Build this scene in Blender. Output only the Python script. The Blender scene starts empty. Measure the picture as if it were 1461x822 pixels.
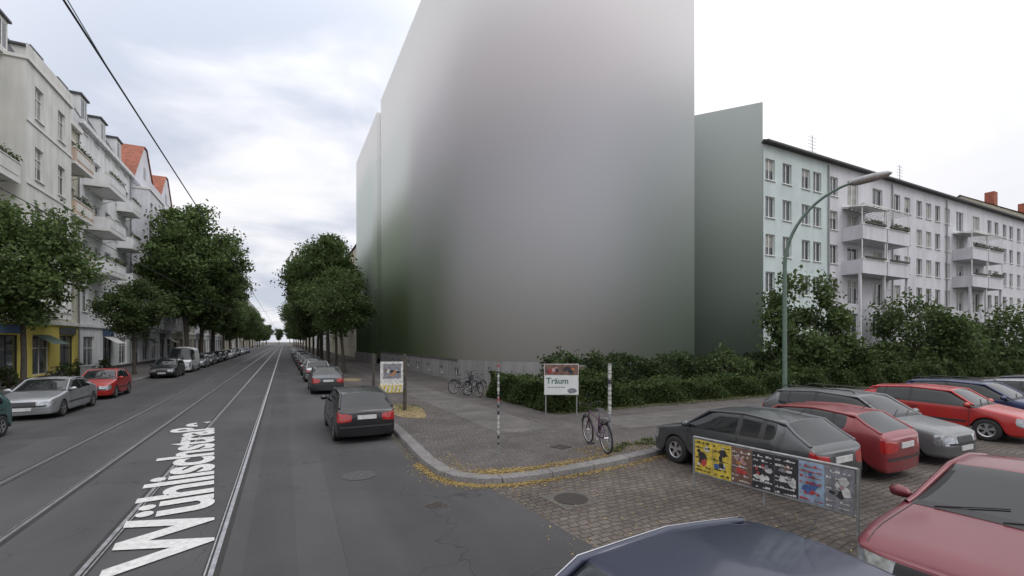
import bpy, bmesh, math, random
import numpy as np
from mathutils import Vector, Matrix
from mathutils.bvhtree import BVHTree
random.seed(7); np.random.seed(7)
scene=bpy.context.scene
COL=scene.collection

# ---------------------------------------------------------------- materials
def new_mat(name):
    m=bpy.data.materials.new(name); m.use_nodes=True
    nt=m.node_tree; b=nt.nodes['Principled BSDF']
    return m,nt,b
def N(nt,t,**k):
    n=nt.nodes.new(t)
    for a,v in k.items(): setattr(n,a,v)
    return n
def mat(name,col,rough=.6,metal=0,var=.15,scale=3.0,bump=0.0,bscale=40,coat=0,spec=.5,stain=0):
    m,nt,b=new_mat(name)
    b.inputs['Roughness'].default_value=rough; b.inputs['Metallic'].default_value=metal
    b.inputs['Coat Weight'].default_value=coat; b.inputs['Coat Roughness'].default_value=.03
    b.inputs['Specular IOR Level'].default_value=spec
    g=N(nt,'ShaderNodeNewGeometry')
    if var>0:
        n=N(nt,'ShaderNodeTexNoise'); n.inputs['Scale'].default_value=scale; n.inputs['Detail'].default_value=5
        nt.links.new(g.outputs['Position'],n.inputs['Vector'])
        r=N(nt,'ShaderNodeValToRGB')
        r.color_ramp.elements[0].position=.3; r.color_ramp.elements[1].position=.7
        r.color_ramp.elements[0].color=[c*(1-var) for c in col]+[1]
        r.color_ramp.elements[1].color=[min(1,c*(1+var)) for c in col]+[1]
        nt.links.new(n.outputs['Fac'],r.inputs['Fac'])
        out=r.outputs['Color']
        if stain>0:
            mp=N(nt,'ShaderNodeMapping'); mp.inputs['Scale'].default_value=(1.6,1.6,.16)
            nt.links.new(g.outputs['Position'],mp.inputs['Vector'])
            n2=N(nt,'ShaderNodeTexNoise'); n2.inputs['Scale'].default_value=1.2; n2.inputs['Detail'].default_value=6
            nt.links.new(mp.outputs['Vector'],n2.inputs['Vector'])
            mr=N(nt,'ShaderNodeMapRange'); mr.inputs['From Min'].default_value=.4; mr.inputs['From Max'].default_value=.75
            mr.inputs['To Min'].default_value=1; mr.inputs['To Max'].default_value=1-stain
            nt.links.new(n2.outputs['Fac'],mr.inputs['Value'])
            mx=N(nt,'ShaderNodeVectorMath',operation='SCALE')
            nt.links.new(out,mx.inputs[0]); nt.links.new(mr.outputs['Result'],mx.inputs['Scale'])
            out=mx.outputs['Vector']
        nt.links.new(out,b.inputs['Base Color'])
    else:
        b.inputs['Base Color'].default_value=list(col)+[1]
    if bump>0:
        n3=N(nt,'ShaderNodeTexNoise'); n3.inputs['Scale'].default_value=bscale; n3.inputs['Detail'].default_value=4
        nt.links.new(g.outputs['Position'],n3.inputs['Vector'])
        bp=N(nt,'ShaderNodeBump'); bp.inputs['Strength'].default_value=bump; bp.inputs['Distance'].default_value=.02
        nt.links.new(n3.outputs['Fac'],bp.inputs['Height']); nt.links.new(bp.outputs['Normal'],b.inputs['Normal'])
    return m
def paint(name,col,metal=.3):
    m=mat(name,col,rough=.38,metal=metal,var=.07,scale=2,coat=.6)
    nt=m.node_tree; b=nt.nodes['Principled BSDF']; g=N(nt,'ShaderNodeNewGeometry'); n=N(nt,'ShaderNodeTexNoise'); n.inputs['Scale'].default_value=3.5; n.inputs['Detail'].default_value=6
    nt.links.new(g.outputs['Position'],n.inputs['Vector']); mr=N(nt,'ShaderNodeMapRange'); mr.inputs['To Min'].default_value=.02; mr.inputs['To Max'].default_value=.18
    nt.links.new(n.outputs['Fac'],mr.inputs['Value']); nt.links.new(mr.outputs[0],b.inputs['Coat Roughness'])
    return m

M_white=mat('white_frame',(.68,.68,.66),.5,var=.05)
M_glass=mat('window_glass_dark',(.03,.035,.04),.06,var=.5,scale=1.3,spec=.8)
M_glass2=mat('window_glass_grey',(.08,.09,.10),.12,var=.4,scale=1.0,spec=.8)
M_glass3=mat('window_curtain',(.28,.28,.26),.4,var=.3,scale=2)
GL=[M_glass,M_glass,M_glass2,M_glass,M_glass3]
M_carglass=mat('car_glass',(.014,.017,.018),.04,var=0,spec=.5)
M_rubber=mat('tyre_rubber',(.018,.018,.019),.8,var=.2,scale=20)
M_black=mat('black_plastic',(.025,.025,.027),.55,var=.1)
M_chrome=mat('alloy',(.5,.5,.52),.3,metal=.8,var=.05)
M_lamp=mat('headlight',(.30,.32,.34),.08,metal=.5,var=.5,scale=14,coat=1)
M_tail=mat('taillight',(.30,.012,.012),.12,var=.3,scale=12,coat=1)
M_plate=mat('plate',(.5,.5,.5),.4,var=.15,scale=12)
M_steel=mat('rail_steel',(.42,.42,.43),.35,metal=.8,var=.3,scale=8)
M_groove=mat('rail_groove',(.02,.019,.018),.8,var=.2)
M_galv=mat('galvanised',(.27,.28,.28),.5,metal=.5,var=.2,scale=9)
M_lampgreen=mat('lamp_post_green',(.10,.15,.12),.5,var=.2,scale=8)
M_bark=mat('bark',(.065,.055,.045),.9,var=.4,scale=9,bump=.6,bscale=25)
M_roofdark=mat('slate_roof',(.07,.072,.08),.7,var=.3,scale=2,bump=.3)
M_red=mat('red_tile_roof',(.27,.095,.06),.85,var=.3,scale=2.5,bump=.5,bscale=12)
M_wire=mat('wire',(.03,.03,.035),.6,var=0)
M_wiregreen=mat('wire_patina',(.16,.30,.30),.6,var=0)

def leaf_mat(name,dark,light):
    m,nt,b=new_mat(name)
    at=N(nt,'ShaderNodeAttribute',attribute_name='rnd')
    g=N(nt,'ShaderNodeNewGeometry')
    n=N(nt,'ShaderNodeTexNoise'); n.inputs['Scale'].default_value=.9; n.inputs['Detail'].default_value=3
    nt.links.new(g.outputs['Position'],n.inputs['Vector'])
    ad=N(nt,'ShaderNodeMath',operation='MULTIPLY_ADD'); ad.inputs[1].default_value=.55
    nt.links.new(at.outputs['Fac'],ad.inputs[0])
    ad2=N(nt,'ShaderNodeMath',operation='MULTIPLY'); ad2.inputs[1].default_value=.55
    nt.links.new(n.outputs['Fac'],ad2.inputs[0]); nt.links.new(ad2.outputs[0],ad.inputs[2])
    r=N(nt,'ShaderNodeValToRGB'); r.color_ramp.elements[0].position=.2; r.color_ramp.elements[1].position=.85
    r.color_ramp.elements[0].color=list(dark)+[1]; r.color_ramp.elements[1].color=list(light)+[1]
    nt.links.new(ad.outputs[0],r.inputs['Fac']); nt.links.new(r.outputs['Color'],b.inputs['Base Color'])
    b.inputs['Roughness'].default_value=.6; b.inputs['Specular IOR Level'].default_value=.25
    tr=N(nt,'ShaderNodeBsdfTranslucent'); nt.links.new(r.outputs['Color'],tr.inputs['Color'])
    mx=N(nt,'ShaderNodeMixShader'); mx.inputs[0].default_value=.35
    nt.links.new(b.outputs[0],mx.inputs[1]); nt.links.new(tr.outputs[0],mx.inputs[2])
    nt.links.new(mx.outputs[0],nt.nodes['Material Output'].inputs['Surface'])
    return m
M_leaf=leaf_mat('leaves',(.04,.072,.024),(.14,.20,.065))
M_leafd=leaf_mat('leaves_dark',(.032,.056,.02),(.11,.155,.052))
M_leafx=leaf_mat('leaves_deep',(.020,.036,.014),(.072,.105,.038))
M_leafh=leaf_mat('hedge_leaves',(.018,.036,.012),(.085,.12,.036))
M_litter=leaf_mat('leaf_litter_mat',(.16,.10,.04),(.50,.38,.15))
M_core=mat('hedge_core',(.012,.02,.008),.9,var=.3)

# ---------------------------------------------------------------- mesh builder
class MB:
    def __init__(s): s.v=[];s.f=[];s.m=[];s.s=[];s.mats=[]
    def mi(s,m):
        if m not in s.mats: s.mats.append(m)
        return s.mats.index(m)
    def poly(s,pts,m,sm=False):
        i=len(s.v); s.v.extend([tuple(p) for p in pts]); s.f.append(tuple(range(i,i+len(pts)))); s.m.append(s.mi(m)); s.s.append(sm)
    def raw(s,vs,fs,ms,sm=True):
        i=len(s.v); s.v.extend(vs)
        for f,m in zip(fs,ms):
            s.f.append(tuple(i+k for k in f)); s.m.append(s.mi(m)); s.s.append(sm)
    def box(s,c,d,m,rz=0,taper=1):
        cx,cy,cz=c; hx,hy,hz=[q/2 for q in d]; ca,sa=math.cos(rz),math.sin(rz)
        vs=[]
        for z in(-1,1):
            t=taper if z==1 else 1
            for x,y in((-1,-1),(1,-1),(1,1),(-1,1)):
                X,Y=x*hx*t,y*hy*t; vs.append((cx+X*ca-Y*sa,cy+X*sa+Y*ca,cz+z*hz))
        fs=[(0,3,2,1),(4,5,6,7),(0,1,5,4),(1,2,6,5),(2,3,7,6),(3,0,4,7)]
        s.raw(vs,fs,[m]*6,False)
    def tube(s,pts,r,m,n=8,cap=True):
        pts=[Vector(p) for p in pts]; rs=r if isinstance(r,(list,tuple)) else [r]*len(pts)
        vs=[];fs=[]
        ref=None
        for i,p in enumerate(pts):
            d=(pts[min(i+1,len(pts)-1)]-pts[max(i-1,0)]).normalized()
            if ref is None: ref=Vector((1,0,0)) if abs(d.x)<.8 else Vector((0,1,0))
            a=d.cross(ref).normalized(); b=d.cross(a).normalized()
            for k in range(n):
                t=2*math.pi*k/n; q=p+(a*math.cos(t)+b*math.sin(t))*rs[i]; vs.append(tuple(q))
        for i in range(len(pts)-1):
            for k in range(n):
                k2=(k+1)%n; fs.append((i*n+k,i*n+k2,(i+1)*n+k2,(i+1)*n+k))
        s.raw(vs,fs,[m]*len(fs),True)
        if cap:
            s.poly([vs[k] for k in range(n)][::-1],m); s.poly([vs[(len(pts)-1)*n+k] for k in range(n)],m)
    def torus(s,c,ax,R,r,m,n=28,k=6):
        c=Vector(c); ax=Vector(ax).normalized(); a=ax.orthogonal().normalized(); b=ax.cross(a)
        vs=[];fs=[]
        for i in range(n):
            t=2*math.pi*i/n; d=a*math.cos(t)+b*math.sin(t)
            for j in range(k):
                q=2*math.pi*j/k; vs.append(tuple(c+d*(R+r*math.cos(q))+ax*r*math.sin(q)))
        for i in range(n):
            for j in range(k):
                fs.append((i*k+j,((i+1)%n)*k+j,((i+1)%n)*k+(j+1)%k,i*k+(j+1)%k))
        s.raw(vs,fs,[m]*len(fs),True)
    def build(s,name,loc=(0,0,0),rz=0,parent=None):
        me=bpy.data.meshes.new(name); me.from_pydata(s.v,[],s.f)
        for m in s.mats: me.materials.append(m)
        me.polygons.foreach_set('material_index',s.m); me.polygons.foreach_set('use_smooth',s.s); me.update()
        o=bpy.data.objects.new(name,me); o.location=loc; o.rotation_euler=(0,0,rz); COL.objects.link(o)
        if parent: o.parent=parent
        return o

# ---------------------------------------------------------------- ground materials
def asphalt(name,base):
    m,nt,b=new_mat(name); g=N(nt,'ShaderNodeNewGeometry')
    mp=N(nt,'ShaderNodeMapping'); mp.inputs['Scale'].default_value=(1,.12,1)
    nt.links.new(g.outputs['Position'],mp.inputs['Vector'])
    n1=N(nt,'ShaderNodeTexNoise'); n1.inputs['Scale'].default_value=.9; n1.inputs['Detail'].default_value=6
    nt.links.new(mp.outputs[0],n1.inputs['Vector'])
    n2=N(nt,'ShaderNodeTexNoise'); n2.inputs['Scale'].default_value=45; n2.inputs['Detail'].default_value=3
    nt.links.new(g.outputs['Position'],n2.inputs['Vector'])
    n4=N(nt,'ShaderNodeTexNoise'); n4.inputs['Scale'].default_value=.35; n4.inputs['Detail'].default_value=4
    nt.links.new(g.outputs['Position'],n4.inputs['Vector'])
    s1=N(nt,'ShaderNodeMath',operation='ADD'); nt.links.new(n1.outputs['Fac'],s1.inputs[0]); nt.links.new(n4.outputs['Fac'],s1.inputs[1])
    s2=N(nt,'ShaderNodeMath',operation='MULTIPLY_ADD'); s2.inputs[1].default_value=.5
    nt.links.new(n2.outputs['Fac'],s2.inputs[0]); nt.links.new(s1.outputs[0],s2.inputs[2])
    r=N(nt,'ShaderNodeMapRange'); r.inputs['From Min'].default_value=.85; r.inputs['From Max'].default_value=1.65
    r.inputs['To Min'].default_value=.66; r.inputs['To Max'].default_value=1.34
    nt.links.new(s2.outputs[0],r.inputs['Value'])
    vo=N(nt,'ShaderNodeTexVoronoi',feature='DISTANCE_TO_EDGE'); vo.inputs['Scale'].default_value=.28
    nd=N(nt,'ShaderNodeTexNoise'); nd.inputs['Scale'].default_value=1.5; nt.links.new(g.outputs['Position'],nd.inputs['Vector'])
    va=N(nt,'ShaderNodeVectorMath',operation='MULTIPLY_ADD'); va.inputs[1].default_value=(1.5,1.5,0)
    nt.links.new(nd.outputs['Color'],va.inputs[0]); nt.links.new(g.outputs['Position'],va.inputs[2]); nt.links.new(va.outputs[0],vo.inputs['Vector'])
    cr=N(nt,'ShaderNodeMapRange'); cr.inputs['From Max'].default_value=.006; cr.inputs['To Min'].default_value=.6
    nt.links.new(vo.outputs['Distance'],cr.inputs['Value'])
    mu=N(nt,'ShaderNodeMath',operation='MULTIPLY'); nt.links.new(r.outputs[0],mu.inputs[0]); nt.links.new(cr.outputs[0],mu.inputs[1])
    sc=N(nt,'ShaderNodeVectorMath',operation='SCALE'); sc.inputs[0].default_value=base
    nt.links.new(mu.outputs[0],sc.inputs['Scale']); nt.links.new(sc.outputs[0],b.inputs['Base Color'])
    b.inputs['Roughness'].default_value=.8; b.inputs['Specular IOR Level'].default_value=.3
    bp=N(nt,'ShaderNodeBump'); bp.inputs['Strength'].default_value=.35; bp.inputs['Distance'].default_value=.01
    nt.links.new(n2.outputs['Fac'],bp.inputs['Height']); nt.links.new(bp.outputs[0],b.inputs['Normal'])
    return m
def stones(name,c1,c2,mortar,scale,bw,rh,msize,rot=0,bump=.6,big=.25,warp=.12,fine=.25):
    m,nt,b=new_mat(name); g=N(nt,'ShaderNodeNewGeometry')
    mp=N(nt,'ShaderNodeMapping'); mp.inputs['Rotation'].default_value=(0,0,rot)
    nd=N(nt,'ShaderNodeTexNoise'); nd.inputs['Scale'].default_value=1.6; nd.inputs['Detail'].default_value=4; nt.links.new(g.outputs['Position'],nd.inputs['Vector'])
    va=N(nt,'ShaderNodeVectorMath',operation='MULTIPLY_ADD'); va.inputs[1].default_value=(warp,warp,0)
    nt.links.new(nd.outputs['Color'],va.inputs[0]); nt.links.new(g.outputs['Position'],va.inputs[2])
    nt.links.new(va.outputs[0],mp.inputs['Vector'])
    br=N(nt,'ShaderNodeTexBrick'); br.inputs['Scale'].default_value=scale; br.inputs['Brick Width'].default_value=bw; br.inputs['Row Height'].default_value=rh
    br.inputs['Mortar Size'].default_value=msize; br.inputs['Mortar Smooth'].default_value=.8
    br.inputs['Color1'].default_value=list(c1)+[1]; br.inputs['Color2'].default_value=list(c2)+[1]; br.inputs['Mortar'].default_value=list(mortar)+[1]
    nt.links.new(mp.outputs[0],br.inputs['Vector'])
    n=N(nt,'ShaderNodeTexNoise'); n.inputs['Scale'].default_value=.8; n.inputs['Detail'].default_value=8; n.inputs['Roughness'].default_value=.65; nt.links.new(g.outputs['Position'],n.inputs['Vector'])
    mr=N(nt,'ShaderNodeMapRange'); mr.inputs['From Min'].default_value=.3; mr.inputs['From Max'].default_value=.7; mr.inputs['To Min'].default_value=1-big; mr.inputs['To Max'].default_value=1+big
    nt.links.new(n.outputs['Fac'],mr.inputs['Value'])
    nf=N(nt,'ShaderNodeTexNoise'); nf.inputs['Scale'].default_value=22; nf.inputs['Detail'].default_value=3; nt.links.new(g.outputs['Position'],nf.inputs['Vector'])
    mf=N(nt,'ShaderNodeMapRange'); mf.inputs['From Min'].default_value=.3; mf.inputs['From Max'].default_value=.7; mf.inputs['To Min'].default_value=1-fine; mf.inputs['To Max'].default_value=1+fine
    nt.links.new(nf.outputs['Fac'],mf.inputs['Value'])
    mm=N(nt,'ShaderNodeMath',operation='MULTIPLY'); nt.links.new(mr.outputs[0],mm.inputs[0]); nt.links.new(mf.outputs[0],mm.inputs[1])
    sc=N(nt,'ShaderNodeVectorMath',operation='SCALE'); nt.links.new(br.outputs['Color'],sc.inputs[0]); nt.links.new(mm.outputs[0],sc.inputs['Scale'])
    nt.links.new(sc.outputs[0],b.inputs['Base Color']); b.inputs['Roughness'].default_value=.85; b.inputs['Specular IOR Level'].default_value=.3
    iv=N(nt,'ShaderNodeMath',operation='SUBTRACT'); nt.links.new(nf.outputs['Fac'],iv.inputs[0]); nt.links.new(br.outputs['Fac'],iv.inputs[1])
    bp=N(nt,'ShaderNodeBump'); bp.inputs['Strength'].default_value=bump; bp.inputs['Distance'].default_value=.02
    nt.links.new(iv.outputs[0],bp.inputs['Height']); nt.links.new(bp.outputs[0],b.inputs['Normal'])
    return m
M_asph=asphalt('asphalt',(.060,.0585,.060))
M_asph2=asphalt('asphalt_patch',(.053,.052,.0535))
M_cobble=stones('cobblestone',(.108,.092,.080),(.080,.069,.061),(.048,.040,.034),1,.19,.13,.02,rot=0,bump=.5,big=.4,warp=.22)
M_pave=stones('pavement_mosaic',(.098,.088,.083),(.080,.072,.068),(.056,.049,.046),1,.13,.11,.014,rot=.78,bump=.3,big=.3)
M_slab=stones('pavement_slabs',(.112,.103,.099),(.094,.087,.084),(.05,.046,.044),1,.9,.6,.012,rot=0,bump=.25,big=.25,warp=.02)
M_kerb=stones('granite_kerb',(.17,.163,.16),(.14,.134,.13),(.06,.055,.052),1,1.1,3,.02,bump=.3,big=.25,warp=.02)
M_soil=mat('soil',(.07,.06,.04),.95,var=.35,scale=2,bump=.5,bscale=15)
M_sand=mat('sandy_ground',(.20,.155,.08),.95,var=.35,scale=5,bump=.5,bscale=30)
M_overlay=mat('overlay_white',(.50,.50,.49),.6,var=.18,scale=14)

def sheet(name,pts,z,m):
    mb=MB(); mb.poly([(x,y,z) for x,y in pts],m); return mb.build(name)
sheet('ground',[(-900,-400),(900,-400),(900,1500),(-900,1500)],-.03,M_soil)
sheet('main_road',[(-9.2,-60),(3.1,-60),(3.1,700),(-9.2,700)],0,M_asph)
sheet('side_road',[(3.1,-12),(160,-12),(160,9.6),(3.1,9.6)],0,M_cobble)
mb=MB()
for pts in ([(.7,5.4),(3.0,-2),(4.3,-2),(3.6,7.2),(2.9,12.0),(.8,12.3)],[(-8.8,9),(-6.2,9),(-6.2,17),(-8.8,17)],[(-.45,-5),(.15,-5),(.15,90),(-.45,90)],[(-7.0,18),(-5.4,18),(-5.4,60),(-7.0,60)]):
    mb.poly([(x,y,.004) for x,y in pts],M_asph2)
mb.build('asphalt_repair')

# tram rails
mb=MB()
for x in(-.785,-2.2,-3.55,-4.98):
    s=1 if x in(-2.2,-4.98) else -1
    mb.poly([(x-.09,-40,.008),(x+.09,-40,.008),(x+.09,600,.008),(x-.09,600,.008)],M_groove)
    mb.poly([(x-.028,-40,.013),(x+.028,-40,.013),(x+.028,600,.013),(x-.028,600,.013)],M_steel)
    xx=x+s*.064
    mb.poly([(xx-.009,-40,.012),(xx+.009,-40,.012),(xx+.009,600,.012),(xx-.009,600,.012)],M_steel)
mb.build('tram_rails')

# street-name label overlay laid flat on the road, not real road paint
cu=bpy.data.curves.new('t','FONT'); cu.body='Wühlischstraße'; cu.size=1.0; cu.offset=.03
to=bpy.data.objects.new('t',cu); COL.objects.link(to)
dg=bpy.context.evaluated_depsgraph_get(); me=bpy.data.meshes.new_from_object(to.evaluated_get(dg)); bpy.data.objects.remove(to)
xs=[v.co.x for v in me.vertices]; ys=[v.co.y for v in me.vertices]
sx=11.9/(max(xs)-min(xs)); sy=1.10/.72
for v in me.vertices: v.co=Vector(((v.co.x-min(xs))*sx,v.co.y*sy,0))
me.materials.clear(); me.materials.append(M_overlay)
o=bpy.data.objects.new('street_name_overlay',me); COL.objects.link(o); o.location=(-.86,7.0,.018); o.rotation_euler=(0,0,math.radians(90+6.5))

# pavement + kerb
KR=[(3.05,600),(3.05,60),(3.03,20),(2.98,14),(2.86,11.5),(2.80,10.2),(2.86,9.2),(3.05,8.62),(3.4,8.25),(3.9,8.04),(4.6,7.96),(5.6,8.0),(7,8.15),(8.3,8.38),(9.3,8.8),(10.2,9.3),(11,9.45),(160,9.5)]
def offset_poly(P,d):
    out=[]
    for i,p in enumerate(P):
        a=Vector(P[max(i-1,0)]);b=Vector(P[min(i+1,len(P)-1)]); t=(b-a).normalized(); n=Vector((-t.y,t.x))
        out.append((p[0]+n.x*d,p[1]+n.y*d))
    return out
def kerb(name,P,w,h):
    Q=offset_poly(P,w); mb=MB()
    Pb=offset_poly(P,.02); Pc=offset_poly(P,.045)
    for i in range(len(P)-1):
        mb.poly([(*P[i],-.02),(*P[i+1],-.02),(*Pb[i+1],h-.015),(*Pb[i],h-.015)][::-1],M_kerb,True)
        mb.poly([(*Pb[i],h-.015),(*Pb[i+1],h-.015),(*Pc[i+1],h),(*Pc[i],h)][::-1],M_kerb,True)
        mb.poly([(*Pc[i],h),(*Pc[i+1],h),(*Q[i+1],h),(*Q[i],h)][::-1],M_kerb)
    mb.build(name); return Q
Q=kerb('kerb',KR,.30,.12)
sheet('pavement',Q+[(160,14.2),(8.9,14.2),(8.9,22),(10.5,22),(10.5,600)],.113,M_pave)
sheet('garden_soil',[(8.9,14.2),(160,14.2),(160,21),(30,21),(30,22.5),(8.9,22.5)],.125,M_soil)
mb=MB(); mb.poly([(x,y,.118) for x,y in [(5.6,12),(7.4,12),(7.4,80),(5.6,80)]],M_slab)
mb.poly([(x,y,.118) for x,y in [(9.5,10.9),(90,10.9),(90,12.9),(9.5,12.9)]],M_slab); mb.build('pavement_slab_path')
mb=MB()
for (x0,y0,x1,y1) in [(3.45,15.6,4.9,19.5),(3.5,23,4.9,27),(3.5,32,4.9,35)]:
    n=14; mb.poly([((x0+x1)/2+(x1-x0)/2*math.cos(t)*(1+.15*math.sin(3*t)),(y0+y1)/2+(y1-y0)/2*math.sin(t)*(1+.1*math.cos(5*t)),.122) for t in [2*math.pi*i/n for i in range(n)]],M_sand)
mb.build('tree_pit_sand')
KL=[(-9.2,-60),(-9.2,600)]
Q2=kerb('kerb',KL,.25,.12)
sheet('pavement',[(-9.45,-60),(-9.45,600),(-15.2,600),(-15.2,-60)],.113,M_slab)

# manholes
def disc(mb,x,y,z,r,m,n=28): mb.poly([(x+r*math.cos(2*math.pi*i/n),y+r*math.sin(2*math.pi*i/n),z) for i in range(n)],m)
M_iron=mat('cast_iron',(.042,.037,.033),.8,metal=.1,var=.4,scale=30,bump=.6,bscale=60,spec=.3)
M_conc=mat('concrete_ring',(.085,.078,.07),.9,var=.25,scale=12,spec=.3)
M_ring=mat('worn_asphalt_ring',(.066,.064,.064),.9,var=.25,scale=12,spec=.3)
for(x,y,sq) in [(4.55,6.75,1),(1.4,9.9,0),(2.3,7.5,2),(6.3,9.8,3)]:
    mb=MB(); zz=.006 if sq!=3 else .12
    if sq==1: mb.box((x,y,zz),(.8,.8,.004),M_conc,.1); disc(mb,x,y,zz+.009,.3,M_iron)
    if sq==2: mb.box((x,y,zz),(.42,.34,.006),M_ring,.3); mb.box((x,y,zz+.004),(.34,.26,.006),M_iron,.3)
    elif sq==3: mb.box((x,y,zz),(.4,.4,.006),M_iron,.3)
    elif sq==0: disc(mb,x,y,zz+.005,.34,M_ring)
    mb.build('manhole_cover')

# ---------------------------------------------------------------- leaves
def leaves_arrays(cent,size):
    n=len(cent)
    d1=np.random.normal(size=(n,3)); d1/=np.linalg.norm(d1,axis=1)[:,None]
    d2=np.random.normal(size=(n,3)); d2-= (d2*d1).sum(1)[:,None]*d1; d2/=np.linalg.norm(d2,axis=1)[:,None]
    s=size*(.6+.8*np.random.rand(n))[:,None]
    V=np.empty((n,4,3)); V[:,0]=cent-d1*s; V[:,1]=cent+d2*s*.55; V[:,2]=cent+d1*s; V[:,3]=cent-d2*s*.55
    return V.reshape(-1,3)
def leaf_mesh(name,cent,size,m,mb=None,flat=False):
    n=len(cent); V=leaves_arrays(cent,size)
    if flat:
        zc=np.repeat(cent[:,2],4); V[:,2]=zc+(V[:,2]-zc)*.25+size*.12
    base_v=np.array(mb.v) if mb and mb.v else np.zeros((0,3)); nb=len(base_v)
    me=bpy.data.meshes.new(name)
    allv=np.vstack([base_v,V]); me.vertices.add(len(allv)); me.vertices.foreach_set('co',allv.ravel())
    bl=[];bs=[];c=0
    if mb:
        for f in mb.f: bs.append(c); bl.extend(f); c+=len(f)
    loops=np.concatenate([np.array(bl,dtype=int),np.arange(nb,nb+4*n)])
    starts=np.concatenate([np.array(bs,dtype=int),c+4*np.arange(n)])
    me.loops.add(len(loops)); me.loops.foreach_set('vertex_index',loops)
    me.polygons.add(len(starts)); me.polygons.foreach_set('loop_start',starts)
    mats=(mb.mats if mb else [])+[m]
    for q in mats: me.materials.append(q)
    me.polygons.foreach_set('material_index',np.concatenate([np.array(mb.m if mb else [],dtype=int),np.full(n,len(mats)-1)]))
    me.update(calc_edges=True); me.validate()
    at=me.attributes.new('rnd','FLOAT','FACE'); at.data.foreach_set('value',np.random.rand(len(me.polygons)))
    return me
def tree_mesh(name,H,R,z0,n,leaf,m,tr=.14,nclump=55,lean=0):
    mb=MB(); zc=(z0+H)/2; hz=(H-z0)/2
    fork=z0+.15*(H-z0)
    pts=[(0,0,0),(.02,.01,.3),(.04+lean*.3,0,fork*.5),(lean,.05,fork),(lean*1.3,0,zc+.2*hz),(lean*1.2,.1,H-.35*hz)]
    mb.tube(pts,[tr*1.35,tr,tr*.9,tr*.8,tr*.45,tr*.12],M_bark,10)
    cl=[]
    ph=random.uniform(0,6)
    for i in range(nclump):
        while True:
            p=np.random.uniform(-1,1,3); r=np.linalg.norm(p)
            if .35<r<1: break
        w=1.0 if p[2]>-.2 else .85
        an=math.atan2(p[1],p[0])
        rr=1+.22*math.sin(3*an+ph)+.12*math.sin(5*p[2]+1)
        if p[2]<-.1: rr*=1+.18*math.sin(2*an+ph*2)
        cl.append(np.array([p[0]*R*w*rr*.86,p[1]*R*w*rr*.86,zc+p[2]*hz*.88*(1+.12*math.sin(2*an+ph))]))
    for i in range(0,nclump,3):
        c=cl[i]; s=Vector((lean,0,fork+ (c[2]-fork)*.35 if c[2]>fork else fork*.95)); e=Vector(c); mid=s.lerp(e,.5)+Vector((0,0,.12*hz))
        mb.tube([s,mid,e],[tr*.38,tr*.22,tr*.06],M_bark,6,False)
    cent=[]
    per=n//nclump
    for c in cl:
        k=int(per*random.uniform(.5,1.5)); sg=R*random.uniform(.10,.22)
        q=np.random.normal(size=(k,3)); q/=np.maximum(np.linalg.norm(q,axis=1),.01)[:,None]; q*=(np.random.rand(k)**.55*np.random.uniform(.7,1.3,k))[:,None]
        cent.append(c+q*sg*np.array([1.35,1.35,1.0])*1.4)
    cent=np.vstack(cent)
    return leaf_mesh(name,cent,leaf,m,mb)
def place(name,me,x,y,s=1,rz=None,z=0.11,sz=None):
    o=bpy.data.objects.new(name,me); o.location=(x,y,z); o.scale=(s,s,sz or s); o.rotation_euler=(0,0,random.uniform(0,6.28) if rz is None else rz); COL.objects.link(o); return o

T_small=tree_mesh('street_tree',8.8,2.8,2.9,20000,.10,M_leaf,.12,75)
T_small2=tree_mesh('street_tree',7.6,2.6,2.7,15000,.10,M_leafd,.12,60,lean=.3)
T_big=tree_mesh('linden_tree',18.5,5.6,3.6,34000,.19,M_leafd,.3,110)
T_big2=tree_mesh('linden_tree',17.5,5.0,3.8,30000,.19,M_leafd,.26,100,lean=.4)
T_big3=tree_mesh('linden_tree',18.0,4.8,4.4,30000,.19,M_leaf,.26,90,lean=-.3)
place('street_tree',T_small,-11.0,29.5,1.04,rz=.4)
place('street_tree',T_small2,-12.4,24.0,1.0,rz=1.4)
place('street_tree',T_small2,-10.9,47,1.02,rz=2)
place('linden_tree',T_big3,-10.0,64,1.02,rz=.3)
place('linden_tree',T_big2,-10.3,76,1.12)
place('linden_tree',T_big,-10.5,90,1.0)
for y in(106,122,140,160,182,205,230,260,300,350): place('linden_tree',random.choice([T_big,T_big2,T_big3]),-10.8+random.uniform(-.4,.4),y,random.uniform(.66,.82))
place('linden_tree',T_big3,5.0,62,.90,rz=1); place('linden_tree',T_big,5.0,74,.98)
for y in(88,102,118,136,157,180,206,237,272,320): place('linden_tree',random.choice([T_big,T_big2,T_big3]),5.4,y,random.uniform(.72,.92))
for x,y,s in((-14,470,1.1),(-4,480,.9),(5,465,1.2),(-24,480,1.2),(14,480,1.1)): place('linden_tree',T_big2,x,y,s)
place('street_tree',T_small2,4.6,41,1.05,rz=2.8)
place('street_tree',T_small,4.8,50,1.15,rz=.8)

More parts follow.
